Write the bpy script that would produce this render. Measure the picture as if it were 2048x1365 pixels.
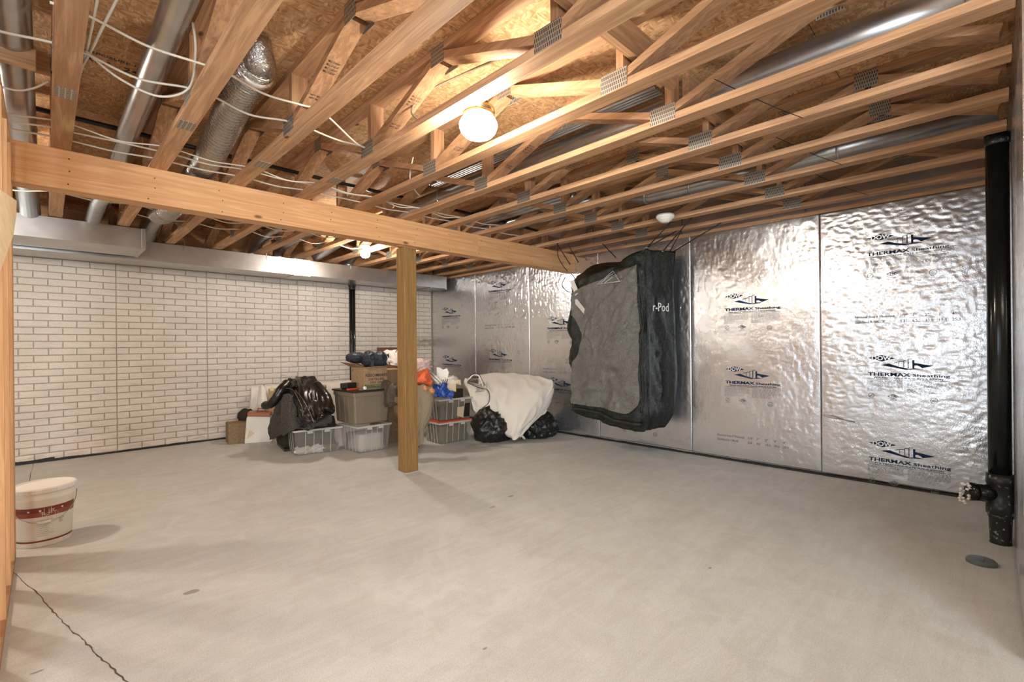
import bpy, bmesh, math, random
import numpy as np
from mathutils import Vector, Matrix, noise

# ------------------------------------------------------------------ scene, camera, light
for o in list(bpy.data.objects): bpy.data.objects.remove(o)
S = bpy.context.scene
COL = S.collection
random.seed(7)

FPX, YAW, ROLL, HCAM, VH = 946.54, .7922, -.0093, 1.2202, 690.64   # focal length in px of 2048, horizon row
camd = bpy.data.cameras.new('camera'); cam = bpy.data.objects.new('camera', camd); COL.objects.link(cam)
_fw = Vector((math.cos(YAW), math.sin(YAW), 0)); _r0 = Vector((math.sin(YAW), -math.cos(YAW), 0)); _u0 = Vector((0, 0, 1))
_R = _r0*math.cos(ROLL)+_u0*math.sin(ROLL); _U = -_r0*math.sin(ROLL)+_u0*math.cos(ROLL)
m = Matrix((( _R.x, _U.x, -_fw.x, 0), (_R.y, _U.y, -_fw.y, 0), (_R.z, _U.z, -_fw.z, HCAM), (0, 0, 0, 1)))
cam.matrix_world = m
camd.sensor_width = 36; camd.lens = 36*FPX/2048; camd.shift_y = (VH-682.5)/2048; camd.clip_start = .02
S.camera = cam
S.view_settings.view_transform = 'Standard'; S.view_settings.look = 'None'
S.view_settings.gamma = 1; S.view_settings.use_curve_mapping = False
S.view_settings.exposure = 0.84
S.cycles.max_bounces = 10; S.cycles.diffuse_bounces = 6; S.cycles.transparent_max_bounces = 16
S.cycles.sample_clamp_indirect = 6

world = bpy.data.worlds.new('world'); S.world = world; world.use_nodes = True
wb = world.node_tree.nodes['Background']; wb.inputs[0].default_value = (.75, .85, 1, 1); wb.inputs[1].default_value = .12

def area(name, loc, look, sx, sy, power, color):
    l = bpy.data.lights.new(name, 'AREA'); l.shape = 'RECTANGLE'; l.size = sx; l.size_y = sy; l.energy = power; l.color = color
    o = bpy.data.objects.new(name, l); COL.objects.link(o); o.location = loc
    o.rotation_euler = (Vector(look)-Vector(loc)).to_track_quat('-Z', 'Y').to_euler(); return o
def lamp(name, loc, power, color, rad=.06):
    l = bpy.data.lights.new(name, 'POINT'); l.energy = power; l.color = color; l.shadow_soft_size = rad
    o = bpy.data.objects.new(name, l); COL.objects.link(o); o.location = loc; return o
WARM = (1, .91, .80)
WINDOW_P, SIDE_P, ROOM_P, LEFT_P = 28, 250, 30, 52
area('daylight_window', (-3.9, .9, 1.2), (4, .4, .9), 1.5, 2.0, WINDOW_P, (.72, .86, 1))     # daylight window of the next room
area('side_fill_light', (-1.0, -2.95, 1.55), (3.0, 1.2, .6), 3.2, 1.3, SIDE_P, (.78, .89, 1))        # added unseen fill light behind the camera, brightens the right floor
lamp('next_room_lamp', (-1.3, -1.3, 2.2), ROOM_P, WARM, .1)                                      # lamp behind the camera
lamp('left_room_lamp', (-1.0, 4.65, 2.25), LEFT_P, WARM, .07)                                    # lamp beyond the stud wall

# ------------------------------------------------------------------ helpers
def ray(u, v): return _fw + _R*((u-1024)/FPX) - _U*((v-VH)/FPX)
def W(u, v, dep): return Vector((0, 0, HCAM)) + ray(u, v)*dep          # point seen at (u, v) at a real depth
def F(u, v, z=0.):
    d = ray(u, v); t = (z-HCAM)/d.z; return Vector((0, 0, HCAM))+d*t
OFF = {}
def root(name, loc, label, cat, rotz=None, group=None, kind=None):
    o = bpy.data.objects.new(name, None); COL.objects.link(o); o.empty_display_size = .05
    o.location = loc; OFF[o] = Vector(loc)
    if rotz is not None: o.rotation_euler = (0, 0, rotz); OFF[o] = Vector((0, 0, 0))
    return tag(o, label, cat, group, kind)
def tag(o, label=None, cat=None, group=None, kind=None):
    if label: o['label'] = label
    if cat: o['category'] = cat
    if group: o['group'] = group
    if kind: o['kind'] = kind
    return o
def obj(name, bm, mat, parent=None, smooth=False, bev=0, recalc=True):
    if recalc: bmesh.ops.recalc_face_normals(bm, faces=bm.faces)
    vs = [v.co for v in bm.verts]
    lo = Vector((min(c[i] for c in vs) for i in range(3))); hi = Vector((max(c[i] for c in vs) for i in range(3)))
    c = Vector(((lo.x+hi.x)/2, (lo.y+hi.y)/2, lo.z))
    bmesh.ops.translate(bm, verts=bm.verts, vec=-c)
    me = bpy.data.meshes.new(name); bm.to_mesh(me); bm.free()
    if smooth:
        for p in me.polygons: p.use_smooth = True
    for mm in (mat if isinstance(mat, (list, tuple)) else [mat]): me.materials.append(mm)
    o = bpy.data.objects.new(name, me); COL.objects.link(o)
    OFF[o] = c
    o.location = c-(OFF[parent] if parent else Vector())
    if parent: o.parent = parent
    if bev:
        b = o.modifiers.new('bevel', 'BEVEL'); b.width = bev; b.segments = 2; b.limit_method = 'ANGLE'
    return o
def copy_tree(o, parent=None):
    c = o.copy(); COL.objects.link(c)
    if parent: c.parent = parent
    OFF[c] = OFF.get(o, Vector())
    for ch in [x for x in o.children]: copy_tree(ch, c)
    return c
B = bmesh.new
def box(bm, a, b):
    x0, y0, z0 = a; x1, y1, z1 = b
    v = [bm.verts.new(p) for p in ((x0,y0,z0),(x1,y0,z0),(x1,y1,z0),(x0,y1,z0),(x0,y0,z1),(x1,y0,z1),(x1,y1,z1),(x0,y1,z1))]
    for f in ((0,3,2,1),(4,5,6,7),(0,1,5,4),(1,2,6,5),(2,3,7,6),(3,0,4,7)): bm.faces.new([v[i] for i in f])
    return bm
def hexa(bm, bot, top):
    n = len(bot); a = [bm.verts.new(p) for p in bot]; b = [bm.verts.new(p) for p in top]
    bm.faces.new(a[::-1]); bm.faces.new(b)
    for i in range(n): bm.faces.new((a[i], a[(i+1) % n], b[(i+1) % n], b[i]))
    return bm
def bar(bm, p, q, w, t, up=Vector((1, 0, 0))):
    """a board from p to q, width w along up, thickness t along the third axis"""
    p = Vector(p); q = Vector(q); d = (q-p).normalized(); a = (up-d*up.dot(d)).normalized(); b = d.cross(a)
    c = [a*(sx*w/2)+b*(sy*t/2) for sx, sy in ((-1,-1),(1,-1),(1,1),(-1,1))]
    return hexa(bm, [p+k for k in c], [q+k for k in c])
def tube(bm, pts, r, n=10, cap=True):
    pts = [Vector(p) for p in pts]; rings = []; a = None
    for i, p in enumerate(pts):
        d = (pts[min(i+1, len(pts)-1)]-pts[max(i-1, 0)]).normalized()
        if a is None:
            a = d.orthogonal().normalized()
        else: a = (a-d*a.dot(d)).normalized()
        b = d.cross(a); rr = r[i] if isinstance(r, (list, tuple)) else r
        rings.append([bm.verts.new(p+(a*math.cos(2*math.pi*k/n)+b*math.sin(2*math.pi*k/n))*rr) for k in range(n)])
    for i in range(len(rings)-1):
        for k in range(n): bm.faces.new((rings[i][k], rings[i][(k+1) % n], rings[i+1][(k+1) % n], rings[i+1][k]))
    if cap: bm.faces.new(rings[0][::-1]); bm.faces.new(rings[-1])
    return bm
def spline(pts, n=8):
    P = [Vector(p) for p in pts]; out = []
    for i in range(len(P)-1):
        p0 = P[max(i-1, 0)]; p1 = P[i]; p2 = P[i+1]; p3 = P[min(i+2, len(P)-1)]
        for k in range(n):
            t = k/n; out.append(.5*((2*p1)+(p2-p0)*t+(2*p0-5*p1+4*p2-p3)*t*t+(3*p1-p0-3*p2+p3)*t**3))
    out.append(P[-1]); return out
def lathe(bm, prof, c=(0, 0, 0), n=32, cap=True):
    c = Vector(c); rings = []
    for r, z in prof: rings.append([bm.verts.new(c+Vector((r*math.cos(2*math.pi*k/n), r*math.sin(2*math.pi*k/n), z))) for k in range(n)])
    for i in range(len(rings)-1):
        for k in range(n): bm.faces.new((rings[i][k], rings[i][(k+1) % n], rings[i+1][(k+1) % n], rings[i+1][k]))
    if cap: bm.faces.new(rings[0][::-1]); bm.faces.new(rings[-1])
    return bm
def poly(bm, pts): return bm.faces.new([bm.verts.new(p) for p in pts])
def slab(bm, pts, n):
    """a flat outline given thickness along vector n"""
    n = Vector(n); return hexa(bm, [Vector(p) for p in pts], [Vector(p)+n for p in pts])
def cr(p0, p1, p2, p3, t): return .5*((2*p1)+(p2-p0)*t+(2*p0-5*p1+4*p2-p3)*t*t+(3*p1-p0-3*p2+p3)*t**3)
def patch(rows, nu=40, nv=30, thick=.012, fold=None, toward=None):
    """a closed cloth sheet through a grid of 3-D control points with folds along its normal"""
    rows = [[Vector(p) for p in r] for r in rows]; R_, C_ = len(rows), len(rows[0])
    def samp(L, t):
        n = len(L)-1; x = min(t*n, n-1e-6); i = int(x); f = x-i
        return cr(L[max(i-1, 0)], L[i], L[i+1], L[min(i+2, n)], f)
    G = []
    for j in range(nv+1):
        line = [samp([rows[r][c] for r in range(R_)], j/nv) for c in range(C_)]
        G.append([samp(line, i/nu) for i in range(nu+1)])
    cam_p = Vector((0, 0, HCAM)); N = [[None]*(nu+1) for _ in G]
    for j in range(nv+1):
        for i in range(nu+1):
            du = G[j][min(i+1, nu)]-G[j][max(i-1, 0)]; dv = G[min(j+1, nv)][i]-G[max(j-1, 0)][i]
            n = du.cross(dv)
            n = n.normalized() if n.length > 1e-9 else Vector((0, -1, 0))
            if n.dot((toward or cam_p)-G[j][i]) < 0: n = -n
            N[j][i] = n
    bm = B(); f = []; bk = []
    for j in range(nv+1):
        a = []; b = []
        for i in range(nu+1):
            k = fold(i/nu, j/nv) if fold else 0
            a.append(bm.verts.new(G[j][i]+N[j][i]*k)); b.append(bm.verts.new(G[j][i]+N[j][i]*(k-thick)))
        f.append(a); bk.append(b)
    for j in range(nv):
        for i in range(nu):
            bm.faces.new((f[j][i], f[j][i+1], f[j+1][i+1], f[j+1][i])); bm.faces.new((bk[j][i], bk[j+1][i], bk[j+1][i+1], bk[j][i+1]))
    for j in range(nv):
        bm.faces.new((f[j][0], f[j+1][0], bk[j+1][0], bk[j][0])); bm.faces.new((f[j][nu], bk[j][nu], bk[j+1][nu], f[j+1][nu]))
    for i in range(nu):
        bm.faces.new((f[0][i], bk[0][i], bk[0][i+1], f[0][i+1])); bm.faces.new((f[nv][i], f[nv][i+1], bk[nv][i+1], bk[nv][i]))
    return bm
def folds(amp, fu=6, fv=1.5, seed=0, fine=.35):
    def g(s, t):
        q = Vector((s*fu+seed*3.1, t*fv+seed*1.7, seed))
        k = noise.noise(q)+.5*math.sin((s*fu+.8*noise.noise(q*.7))*2.6+t*fv)
        return amp*(k+fine*(1-2*abs(noise.noise(q*2.7+Vector((5, 2, 0))))))
    return g
def blob(c, r, amp=.15, sc=3., seed=0, sub=4, zmin=None, crease=.5, bm=None, fine=.3):
    bm = bm or B(); c = Vector(c); r = Vector(r)
    g = bmesh.ops.create_icosphere(bm, subdivisions=sub, radius=1)
    for v in g['verts']:
        d = v.co.normalized(); q = d*sc+Vector((seed*7.3, seed*2.1, seed))
        k = 1+amp*(noise.noise(q)+crease*(1-2*abs(noise.noise(q*2.1)))+fine*crease*(1-2*abs(noise.noise(q*5))))
        p = Vector((c.x+r.x*d.x*k, c.y+r.y*d.y*k, c.z+r.z*d.z*k))
        if zmin is not None and p.z < zmin: p.z = zmin+.002*noise.noise(q*4)+.002
        v.co = p
    return bm

# ------------------------------------------------------------------ materials
def mat(name, col=(.5,.5,.5), rough=.6, metal=0., spec=.4):
    m = bpy.data.materials.new(name); m.use_nodes = True; b = m.node_tree.nodes['Principled BSDF']
    b.inputs['Base Color'].default_value = (*col, 1); b.inputs['Roughness'].default_value = rough
    b.inputs['Metallic'].default_value = metal; b.inputs['Specular IOR Level'].default_value = spec
    return m
class N:
    def __init__(s, m): s.t = m.node_tree; s.b = s.t.nodes['Principled BSDF']; s.m = m
    def n(s, ty, **k):
        x = s.t.nodes.new(ty)
        for a, v in k.items():
            if a.startswith('i_'): x.inputs[a[2:].replace('_', ' ')].default_value = v
            else: setattr(x, a, v)
        return x
    def l(s, a, b): s.t.links.new(a, b)
    def co(s, scale=(1,1,1), kind='Object', rnd=True):
        tc = s.n('ShaderNodeTexCoord'); mp = s.n('ShaderNodeMapping'); mp.inputs['Scale'].default_value = scale
        s.l(tc.outputs[kind], mp.inputs['Vector'])
        if rnd:
            oi = s.n('ShaderNodeObjectInfo'); mu = s.n('ShaderNodeMath', operation='MULTIPLY'); mu.inputs[1].default_value = 37.
            s.l(oi.outputs['Random'], mu.inputs[0]); s.l(mu.outputs[0], mp.inputs['Location'])
        return mp.outputs['Vector']
    def noise(s, vec, scale=5, detail=4, rough=.55, dist=0):
        x = s.n('ShaderNodeTexNoise'); x.inputs['Scale'].default_value = scale; x.inputs['Detail'].default_value = detail
        x.inputs['Roughness'].default_value = rough; x.inputs['Distortion'].default_value = dist; s.l(vec, x.inputs['Vector']); return x.outputs['Fac']
    def ramp(s, fac, stops):
        x = s.n('ShaderNodeValToRGB'); e = x.color_ramp.elements
        while len(e) < len(stops): e.new(.5)
        for k, (p, c) in enumerate(stops): e[k].position = p; e[k].color = (*c, 1) if len(c) == 3 else c
        s.l(fac, x.inputs[0]); return x.outputs[0]
    def mix(s, f, a, b, mode='MIX'):
        x = s.n('ShaderNodeMix', data_type='RGBA', blend_type=mode)
        for sock, v in ((x.inputs[0], f), (x.inputs[6], a), (x.inputs[7], b)):
            if isinstance(v, (int, float)): sock.default_value = v
            elif isinstance(v, tuple): sock.default_value = (*v, 1)
            else: s.l(v, sock)
        return x.outputs[2]
    def bump(s, h, strength=.3, dist=.01, prev=None):
        x = s.n('ShaderNodeBump'); x.inputs['Strength'].default_value = strength; x.inputs['Distance'].default_value = dist
        s.l(h, x.inputs['Height'])
        if prev: s.l(prev, x.inputs['Normal'])
        s.l(x.outputs[0], s.b.inputs['Normal']); return x.outputs[0]
    def col(s, c): s.l(c, s.b.inputs['Base Color'])
    def rgh(s, c): s.l(c, s.b.inputs['Roughness'])

def wood(name, dark, light, axis=1, var=.25, rough=.65, sc=1.):
    m = mat(name, light, rough, 0, .25); n = N(m)
    s = [22*sc, 22*sc, 22*sc]; s[axis] = 1.1*sc
    v = n.co(tuple(s)); a = n.noise(v, 1.6, 5, .6, 1.2)
    c = n.ramp(a, [(.3, dark), (.5, tuple((x+y)/2 for x, y in zip(dark, light))), (.62, light)])
    k = [5*sc]*3; k[axis] = 2.2*sc
    vo = n.n('ShaderNodeTexVoronoi'); vo.inputs['Scale'].default_value = 1.; n.l(n.co(tuple(k)), vo.inputs['Vector'])
    kn = n.ramp(vo.outputs['Distance'], [(.03, (1, 1, 1)), (.07, (0, 0, 0))])
    c = n.mix(kn, c, tuple(x*.35 for x in dark))
    oi = n.n('ShaderNodeObjectInfo'); vr = n.ramp(oi.outputs['Random'], [(0, (1-var, 1-var*1.1, 1-var*1.2)), (1, (1, 1, 1))])
    c = n.mix(1., c, vr, 'MULTIPLY'); n.col(c); n.bump(a, .12, .004)
    return m
SPF_Y = wood('spruce_lumber_along_y', (.38, .20, .10), (.64, .375, .20), 1)
SPF_Z = wood('spruce_lumber_along_z', (.55, .29, .13), (.74, .43, .21), 2, .1)
SPF_X = wood('spruce_lumber_along_x', (.37, .20, .095), (.60, .355, .185), 0)
BEAMW = wood('laminated_beam_wood', (.55, .27, .115), (.70, .40, .19), 0, 0., .55, .8)
POSTW = wood('treated_post_wood', (.21, .115, .038), (.33, .19, .07), 2, 0., .7, 1.2)
SCRAPW = wood('pale_brace_wood', (.70, .52, .30), (.83, .66, .42), 1, 0.)

OSBM = mat('oriented_strand_board', (.5, .33, .17), .75, 0, .2); n = N(OSBM)
v = n.co((1, 1, 1), rnd=False); v1 = n.co((26, 105, 26), rnd=False); v2 = n.co((90, 30, 30), rnd=False)
dn = n.n('ShaderNodeTexNoise'); dn.inputs['Scale'].default_value = 3.; n.l(v, dn.inputs['Vector'])
def _wob(vec, k):
    mx = n.n('ShaderNodeVectorMath', operation='MULTIPLY_ADD'); n.l(dn.outputs['Color'], mx.inputs[0]); mx.inputs[1].default_value = (k, k, k); n.l(vec, mx.inputs[2]); return mx.outputs[0]
vo1 = n.n('ShaderNodeTexVoronoi'); vo1.inputs['Scale'].default_value = 1; n.l(_wob(v1, 9), vo1.inputs['Vector'])
vo2 = n.n('ShaderNodeTexVoronoi'); vo2.inputs['Scale'].default_value = 1; n.l(_wob(v2, 12), vo2.inputs['Vector'])
bw1 = n.n('ShaderNodeRGBToBW'); n.l(vo1.outputs['Color'], bw1.inputs[0]); bw2 = n.n('ShaderNodeRGBToBW'); n.l(vo2.outputs['Color'], bw2.inputs[0])
c1 = n.ramp(bw1.outputs[0], [(.15, (.37, .19, .08)), (.5, (.52, .295, .14)), (.85, (.66, .415, .22))])
c2 = n.ramp(bw2.outputs[0], [(.15, (.39, .205, .088)), (.5, (.53, .305, .145)), (.85, (.69, .44, .235))])
n.col(n.mix(n.ramp(n.noise(v, 16, 3), [(.45, (0, 0, 0)), (.55, (1, 1, 1))]), c1, c2)); n.bump(bw1.outputs[0], .25, .004)

CONC = mat('concrete_floor', (.5, .47, .43), .62, 0, .3); n = N(CONC)
v = n.co((1, 1, 1), rnd=False); a = n.noise(v, 1.1, 8, .62, .6); b_ = n.noise(v, 5, 8, .7, .8); g_ = n.noise(v, 160, 2, .6)
c = n.ramp(a, [(.3, (.47, .475, .445)), (.5, (.545, .55, .52)), (.7, (.60, .605, .575))])
c = n.mix(n.ramp(b_, [(.35, (.30, .30, .30)), (.58, (0, 0, 0))]), c, (.36, .335, .295))
mp = n.n('ShaderNodeMapping'); mp.inputs['Scale'].default_value = (1.3, 9, 1); mp.inputs['Rotation'].default_value = (0, 0, .35); n.l(v, mp.inputs[0]); c = n.mix(n.ramp(n.noise(mp.outputs[0], 1.4, 7, .7, .8), [(.40, (.30, .30, .30)), (.56, (0, 0, 0))]), c, (.385, .365, .33)); c = n.mix(n.ramp(n.noise(v, 2.6, 9, .75, 1.5), [(.5, (0, 0, 0)), (.72, (.5, .5, .5))]), c, (.66, .655, .62)); c = n.mix(.2, c, n.ramp(g_, [(.35, (.28, .265, .24)), (.65, (.76, .74, .69))])); n.col(c); n.bump(g_, .18, .002); n.bump(b_, .08, .01)

PAINT = mat('painted_brick', (.66, .585, .51), .85, 0, .15); n = N(PAINT)
g = n.n('ShaderNodeNewGeometry'); sx = n.n('ShaderNodeSeparateXYZ'); n.l(g.outputs['Position'], sx.inputs[0])
pv = g.outputs['Position']; a = n.noise(pv, 2.2, 5, .6); f_ = n.noise(pv, 70, 4, .7)
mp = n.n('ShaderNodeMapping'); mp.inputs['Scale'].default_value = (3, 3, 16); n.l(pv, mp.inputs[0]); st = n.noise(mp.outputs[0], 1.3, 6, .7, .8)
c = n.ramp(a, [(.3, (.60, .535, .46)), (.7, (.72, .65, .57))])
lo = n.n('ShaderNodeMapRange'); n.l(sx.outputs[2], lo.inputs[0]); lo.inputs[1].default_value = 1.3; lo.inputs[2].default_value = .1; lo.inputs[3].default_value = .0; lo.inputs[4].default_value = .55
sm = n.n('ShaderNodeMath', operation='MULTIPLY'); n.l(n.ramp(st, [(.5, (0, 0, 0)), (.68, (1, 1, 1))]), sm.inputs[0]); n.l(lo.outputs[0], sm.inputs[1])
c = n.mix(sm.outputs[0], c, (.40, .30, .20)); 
def _band(sock, a, b, d):
    x1 = n.n('ShaderNodeMapRange', interpolation_type='SMOOTHSTEP'); n.l(sock, x1.inputs[0]); x1.inputs[1].default_value = a-d; x1.inputs[2].default_value = a+d
    x2 = n.n('ShaderNodeMapRange', interpolation_type='SMOOTHSTEP'); n.l(sock, x2.inputs[0]); x2.inputs[1].default_value = b-d; x2.inputs[2].default_value = b+d; x2.inputs[3].default_value = 1; x2.inputs[4].default_value = 0
    k = n.n('ShaderNodeMath', operation='MULTIPLY'); n.l(x1.outputs[0], k.inputs[0]); n.l(x2.outputs[0], k.inputs[1]); return k.outputs[0]
mu = n.n('ShaderNodeMath', operation='MULTIPLY'); n.l(_band(sx.outputs[0], 4.50, 5.3, .12), mu.inputs[0]); n.l(_band(sx.outputs[2], 1.20, 1.36, .05), mu.inputs[1])
mu2 = n.n('ShaderNodeMath', operation='MULTIPLY'); n.l(mu.outputs[0], mu2.inputs[0]); n.l(n.ramp(st, [(.30, (0, 0, 0)), (.55, (.8, .8, .8))]), mu2.inputs[1])
c = n.mix(mu2.outputs[0], c, (.22, .17, .12))
n.col(n.mix(.12, c, n.ramp(f_, [(.4, (.42, .37, .32)), (.6, (.9, .85, .8))]))); n.bump(f_, .45, .006)
MORTAR = mat('painted_mortar', (.44, .385, .325), .9, 0, .1)

def foil(name, base=(.72, .73, .75), rough=.24, s1=1., metal=.93):
    m = mat(name, base, rough, metal); n = N(m); g = n.n('ShaderNodeNewGeometry'); v = g.outputs['Position']
    def st(sc): mp = n.n('ShaderNodeMapping'); mp.inputs['Scale'].default_value = sc; n.l(v, mp.inputs[0]); return mp.outputs[0]
    def ridge(x):
        sb = n.n('ShaderNodeMath', operation='SUBTRACT'); n.l(x, sb.inputs[0]); sb.inputs[1].default_value = .5
        ab = n.n('ShaderNodeMath', operation='ABSOLUTE'); n.l(sb.outputs[0], ab.inputs[0]); return ab.outputs[0]
    a = ridge(n.noise(st((1, 1, .7)), 60, 2, .5, .8)); big = n.noise(st((1, 1, .7)), 2.6, 2, .5)
    p = n.bump(a, s1*.22, .008); n.bump(big, s1*.2, .05, p)
    n.rgh(n.ramp(n.noise(v, 2.5, 3), [(.3, (rough-.05,)*3), (.7, (rough+.08,)*3)]))
    return m
FOIL = foil('foil_insulation_face'); TAPE = foil('foil_tape', (.88, .87, .85), .22, 1.3)
POLYISO = mat('tan_foam_edge', (.30, .24, .16), .9)
INK = mat('dark_blue_print', (.025, .04, .09), .9, 0, 0.); GREYINK = mat('grey_print', (.24, .24, .25), .9, 0, 0.); BLK = mat('black_print', (.02, .02, .02), .6)
INKF = mat('foil_print_gap', (.8, .8, .8), .35, .9)
GALV = mat('galvanized_sheet', (.46, .45, .43), .32, .92); n = N(GALV); v = n.co((1, 1, 1))
n.col(n.ramp(n.noise(v, 6, 4), [(.3, (.41, .40, .385)), (.7, (.52, .51, .49))]))
PLATE = mat('toothed_connector_plate', (.52, .50, .46), .5, .75); n = N(PLATE); tc = n.n('ShaderNodeTexCoord'); sp = n.n('ShaderNodeSeparateXYZ'); n.l(tc.outputs['Object'], sp.inputs[0])
cmb = n.n('ShaderNodeCombineXYZ'); ad = n.n('ShaderNodeMath', operation='ADD'); n.l(sp.outputs[0], ad.inputs[0]); n.l(sp.outputs[1], ad.inputs[1]); n.l(ad.outputs[0], cmb.inputs[0])
ad2 = n.n('ShaderNodeMath', operation='ADD'); n.l(sp.outputs[2], ad2.inputs[0]); n.l(sp.outputs[0], ad2.inputs[1]); n.l(ad2.outputs[0], cmb.inputs[1])
bt = n.n('ShaderNodeTexBrick'); bt.inputs['Scale'].default_value = 1.; bt.inputs['Brick Width'].default_value = .0115; bt.inputs['Row Height'].default_value = .021; bt.inputs['Mortar Size'].default_value = .0026
bt.inputs['Mortar Smooth'].default_value = .2; n.l(cmb.outputs[0], bt.inputs['Vector'])
n.col(n.mix(bt.outputs['Fac'], (.17, .14, .10), (.52, .49, .43))); n.bump(bt.outputs['Fac'], .5, .003)
FLEX = mat('silver_flexible_duct_jacket', (.50, .48, .44), .25, .95); n = N(FLEX); n.bump(n.noise(n.co((1, 1, 1)), 60, 3, .6, 1), .6, .012)
BRASS = mat('polished_brass', (.80, .62, .33), .2, 1.)
GLOBE = mat('lit_milk_glass', (.9, .88, .82), .3); g = GLOBE.node_tree.nodes['Principled BSDF']; g.inputs['Emission Color'].default_value = (1, .93, .82, 1); g.inputs['Emission Strength'].default_value = 160
BULB = mat('lit_bulb', (.9, .88, .82), .3); g = BULB.node_tree.nodes['Principled BSDF']; g.inputs['Emission Color'].default_value = (1, .92, .82, 1); g.inputs['Emission Strength'].default_value = 330
WHITEPL = mat('white_plastic', (.80, .78, .73), .4); IVORY = mat('ivory_plastic', (.80, .76, .66), .4)
ABS = mat('black_pipe_plastic', (.007, .009, .009), .16, 0, .4); n = N(ABS); n.bump(n.noise(n.co(), 30, 3), .08, .004)
ABSD = mat('dusty_black_fitting', (.02, .022, .02), .35); n = N(ABSD); n.col(n.ramp(n.noise(n.co(), 38, 3, .6), [(.6, (.016, .018, .017)), (.68, (.30, .29, .27))]))
CAP = mat('grey_cleanout_plastic', (.10, .12, .12), .45)
CABLE = mat('white_cable_jacket', (.70, .64, .52), .5); BCABLE = mat('brown_cable_jacket', (.26, .19, .12), .5); BLKP = mat('black_poly_pipe', (.012, .012, .012), .4)
VINYL = mat('dark_vinyl_tarp', (.012, .0135, .0105), .34, 0, .35); n = N(VINYL); n.bump(n.noise(n.co(), 38, 4, .65, 1), .7, .012)
MESHF = mat('grey_mesh_screen', (.135, .125, .105), .27, 0, .7); n = N(MESHF); v = n.co(); f_ = n.noise(v, 260, 2, .7); n.col(n.ramp(f_, [(.3, (.05, .047, .038)), (.7, (.21, .198, .165))])); n.bump(n.noise(v, 22, 5, .68, 1.2), .8, .02)
ROPE = mat('black_bungee_cord', (.012, .011, .01), .6); STEEL = mat('steel', (.55, .54, .52), .3, 1.)
LEATHER = mat('black_leather', (.010, .0075, .006), .26, 0, .5); n = N(LEATHER); n.bump(n.noise(n.co(), 55, 4, .6, .8), .3, .005)
def fabric(name, a, b, sc=140, rough=.9, bump=.35):
    m = mat(name, a, rough, 0, .15); n = N(m); f = n.noise(n.co(), sc, 3, .7); n.col(n.ramp(f, [(.35, a), (.65, b)])); n.bump(f, bump, .004); return m
WOOL = fabric('grey_wool', (.028, .026, .022), (.115, .105, .09), 110, .95, .6); CANVAS = fabric('tan_canvas', (.22, .175, .115), (.32, .26, .18)); TAUPE = fabric('taupe_nylon', (.085, .064, .046), (.14, .108, .08), 60, .55)
WHITEF = fabric('white_cotton', (.68, .635, .55), (.76, .72, .64), 200); DARKF = fabric('dark_brown_cloth', (.025, .018, .013), (.05, .038, .028)); ORANGE = fabric('orange_cloth', (.62, .12, .045), (.78, .19, .08), 90)
PINK = fabric('pale_pink_cloth', (.62, .45, .40), (.78, .62, .56), 60); BLUEF = mat('blue_nylon', (.02, .075, .34), .4, 0, .4); NAVY = fabric('navy_puffy_nylon', (.022, .025, .036), (.045, .05, .066), 40, .4)
SKULL = mat('white_and_black_printed_cloth', (.7, .66, .6), .85); n = N(SKULL); n.col(n.ramp(n.noise(n.co(), 13, 1, .5, .4), [(.60, (.66, .61, .55)), (.63, (.02, .02, .02))]))
CARD = fabric('corrugated_cardboard', (.37, .245, .135), (.43, .29, .165), 30, .85, .08); CARD2 = fabric('dull_brown_cardboard', (.20, .135, .075), (.26, .18, .105), 30, .85, .08); CARDIN = fabric('cardboard_inside', (.30, .20, .11), (.35, .24, .14), 30)
TOTE = mat('taupe_tote_plastic', (.225, .18, .125), .5); n = N(TOTE); n.bump(n.noise(n.co(), 120, 2), .15, .003); TOTELID = mat('dark_tote_lid', (.03, .026, .022), .45)
def clear(name, tint, a, rough=.25):
    m = mat(name, tint, rough, 0, .5); n = N(m); t = n.n('ShaderNodeBsdfTransparent'); x = n.n('ShaderNodeMixShader'); x.inputs[0].default_value = a
    out = m.node_tree.nodes['Material Output']; n.l(t.outputs[0], x.inputs[1]); n.l(n.b.outputs[0], x.inputs[2]); n.l(x.outputs[0], out.inputs[0]); return m
CLEAR = clear('clear_storage_plastic', (.46, .44, .40), .20); CLEAR2 = clear('smoky_clear_plastic', (.38, .345, .27), .20)
CLEARRIM = mat('frosted_plastic_rim', (.52, .49, .44), .35); REDLID = mat('red_plastic_lid', (.55, .07, .03), .4); RUST = mat('rust_brown_plastic', (.33, .10, .04), .4); REDBR = mat('red_brown_board', (.17, .065, .032), .5)
GREEN = mat('green_print', (.03, .13, .05), .6); OLIVE = fabric('olive_cloth', (.12, .11, .06), (.2, .18, .11), 20); PAPER = mat('paper', (.68, .63, .55), .8); MANILA = mat('manila_card', (.62, .50, .34), .8)
COPPER = mat('copper_orange_ornament', (.62, .26, .10), .4, .2); GARB = mat('black_garbage_bag', (.010, .010, .010), .16, 0, .65); n = N(GARB); n.bump(n.noise(n.co(), 26, 4, .6, 1.2), .55, .015)
DARKPL = mat('dark_plastic', (.02, .018, .016), .4); REDPL = mat('red_plastic', (.6, .07, .03), .45); MEMB = mat('black_drain_membrane', (.02, .018, .015), .6)
LABELM = mat('maroon_label', (.20, .035, .022), .45); LABEL2 = mat('brick_red_label', (.28, .075, .04), .5); FOAM = mat('white_foam_sheet', (.72, .67, .59), .8)
DIRT = mat('dark_crack', (.10, .08, .06), .95); STAIN = mat('floor_stain', (.30, .27, .235), .8); DRY = mat('plain_wall_board', (.55, .5, .45), .9)

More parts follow.
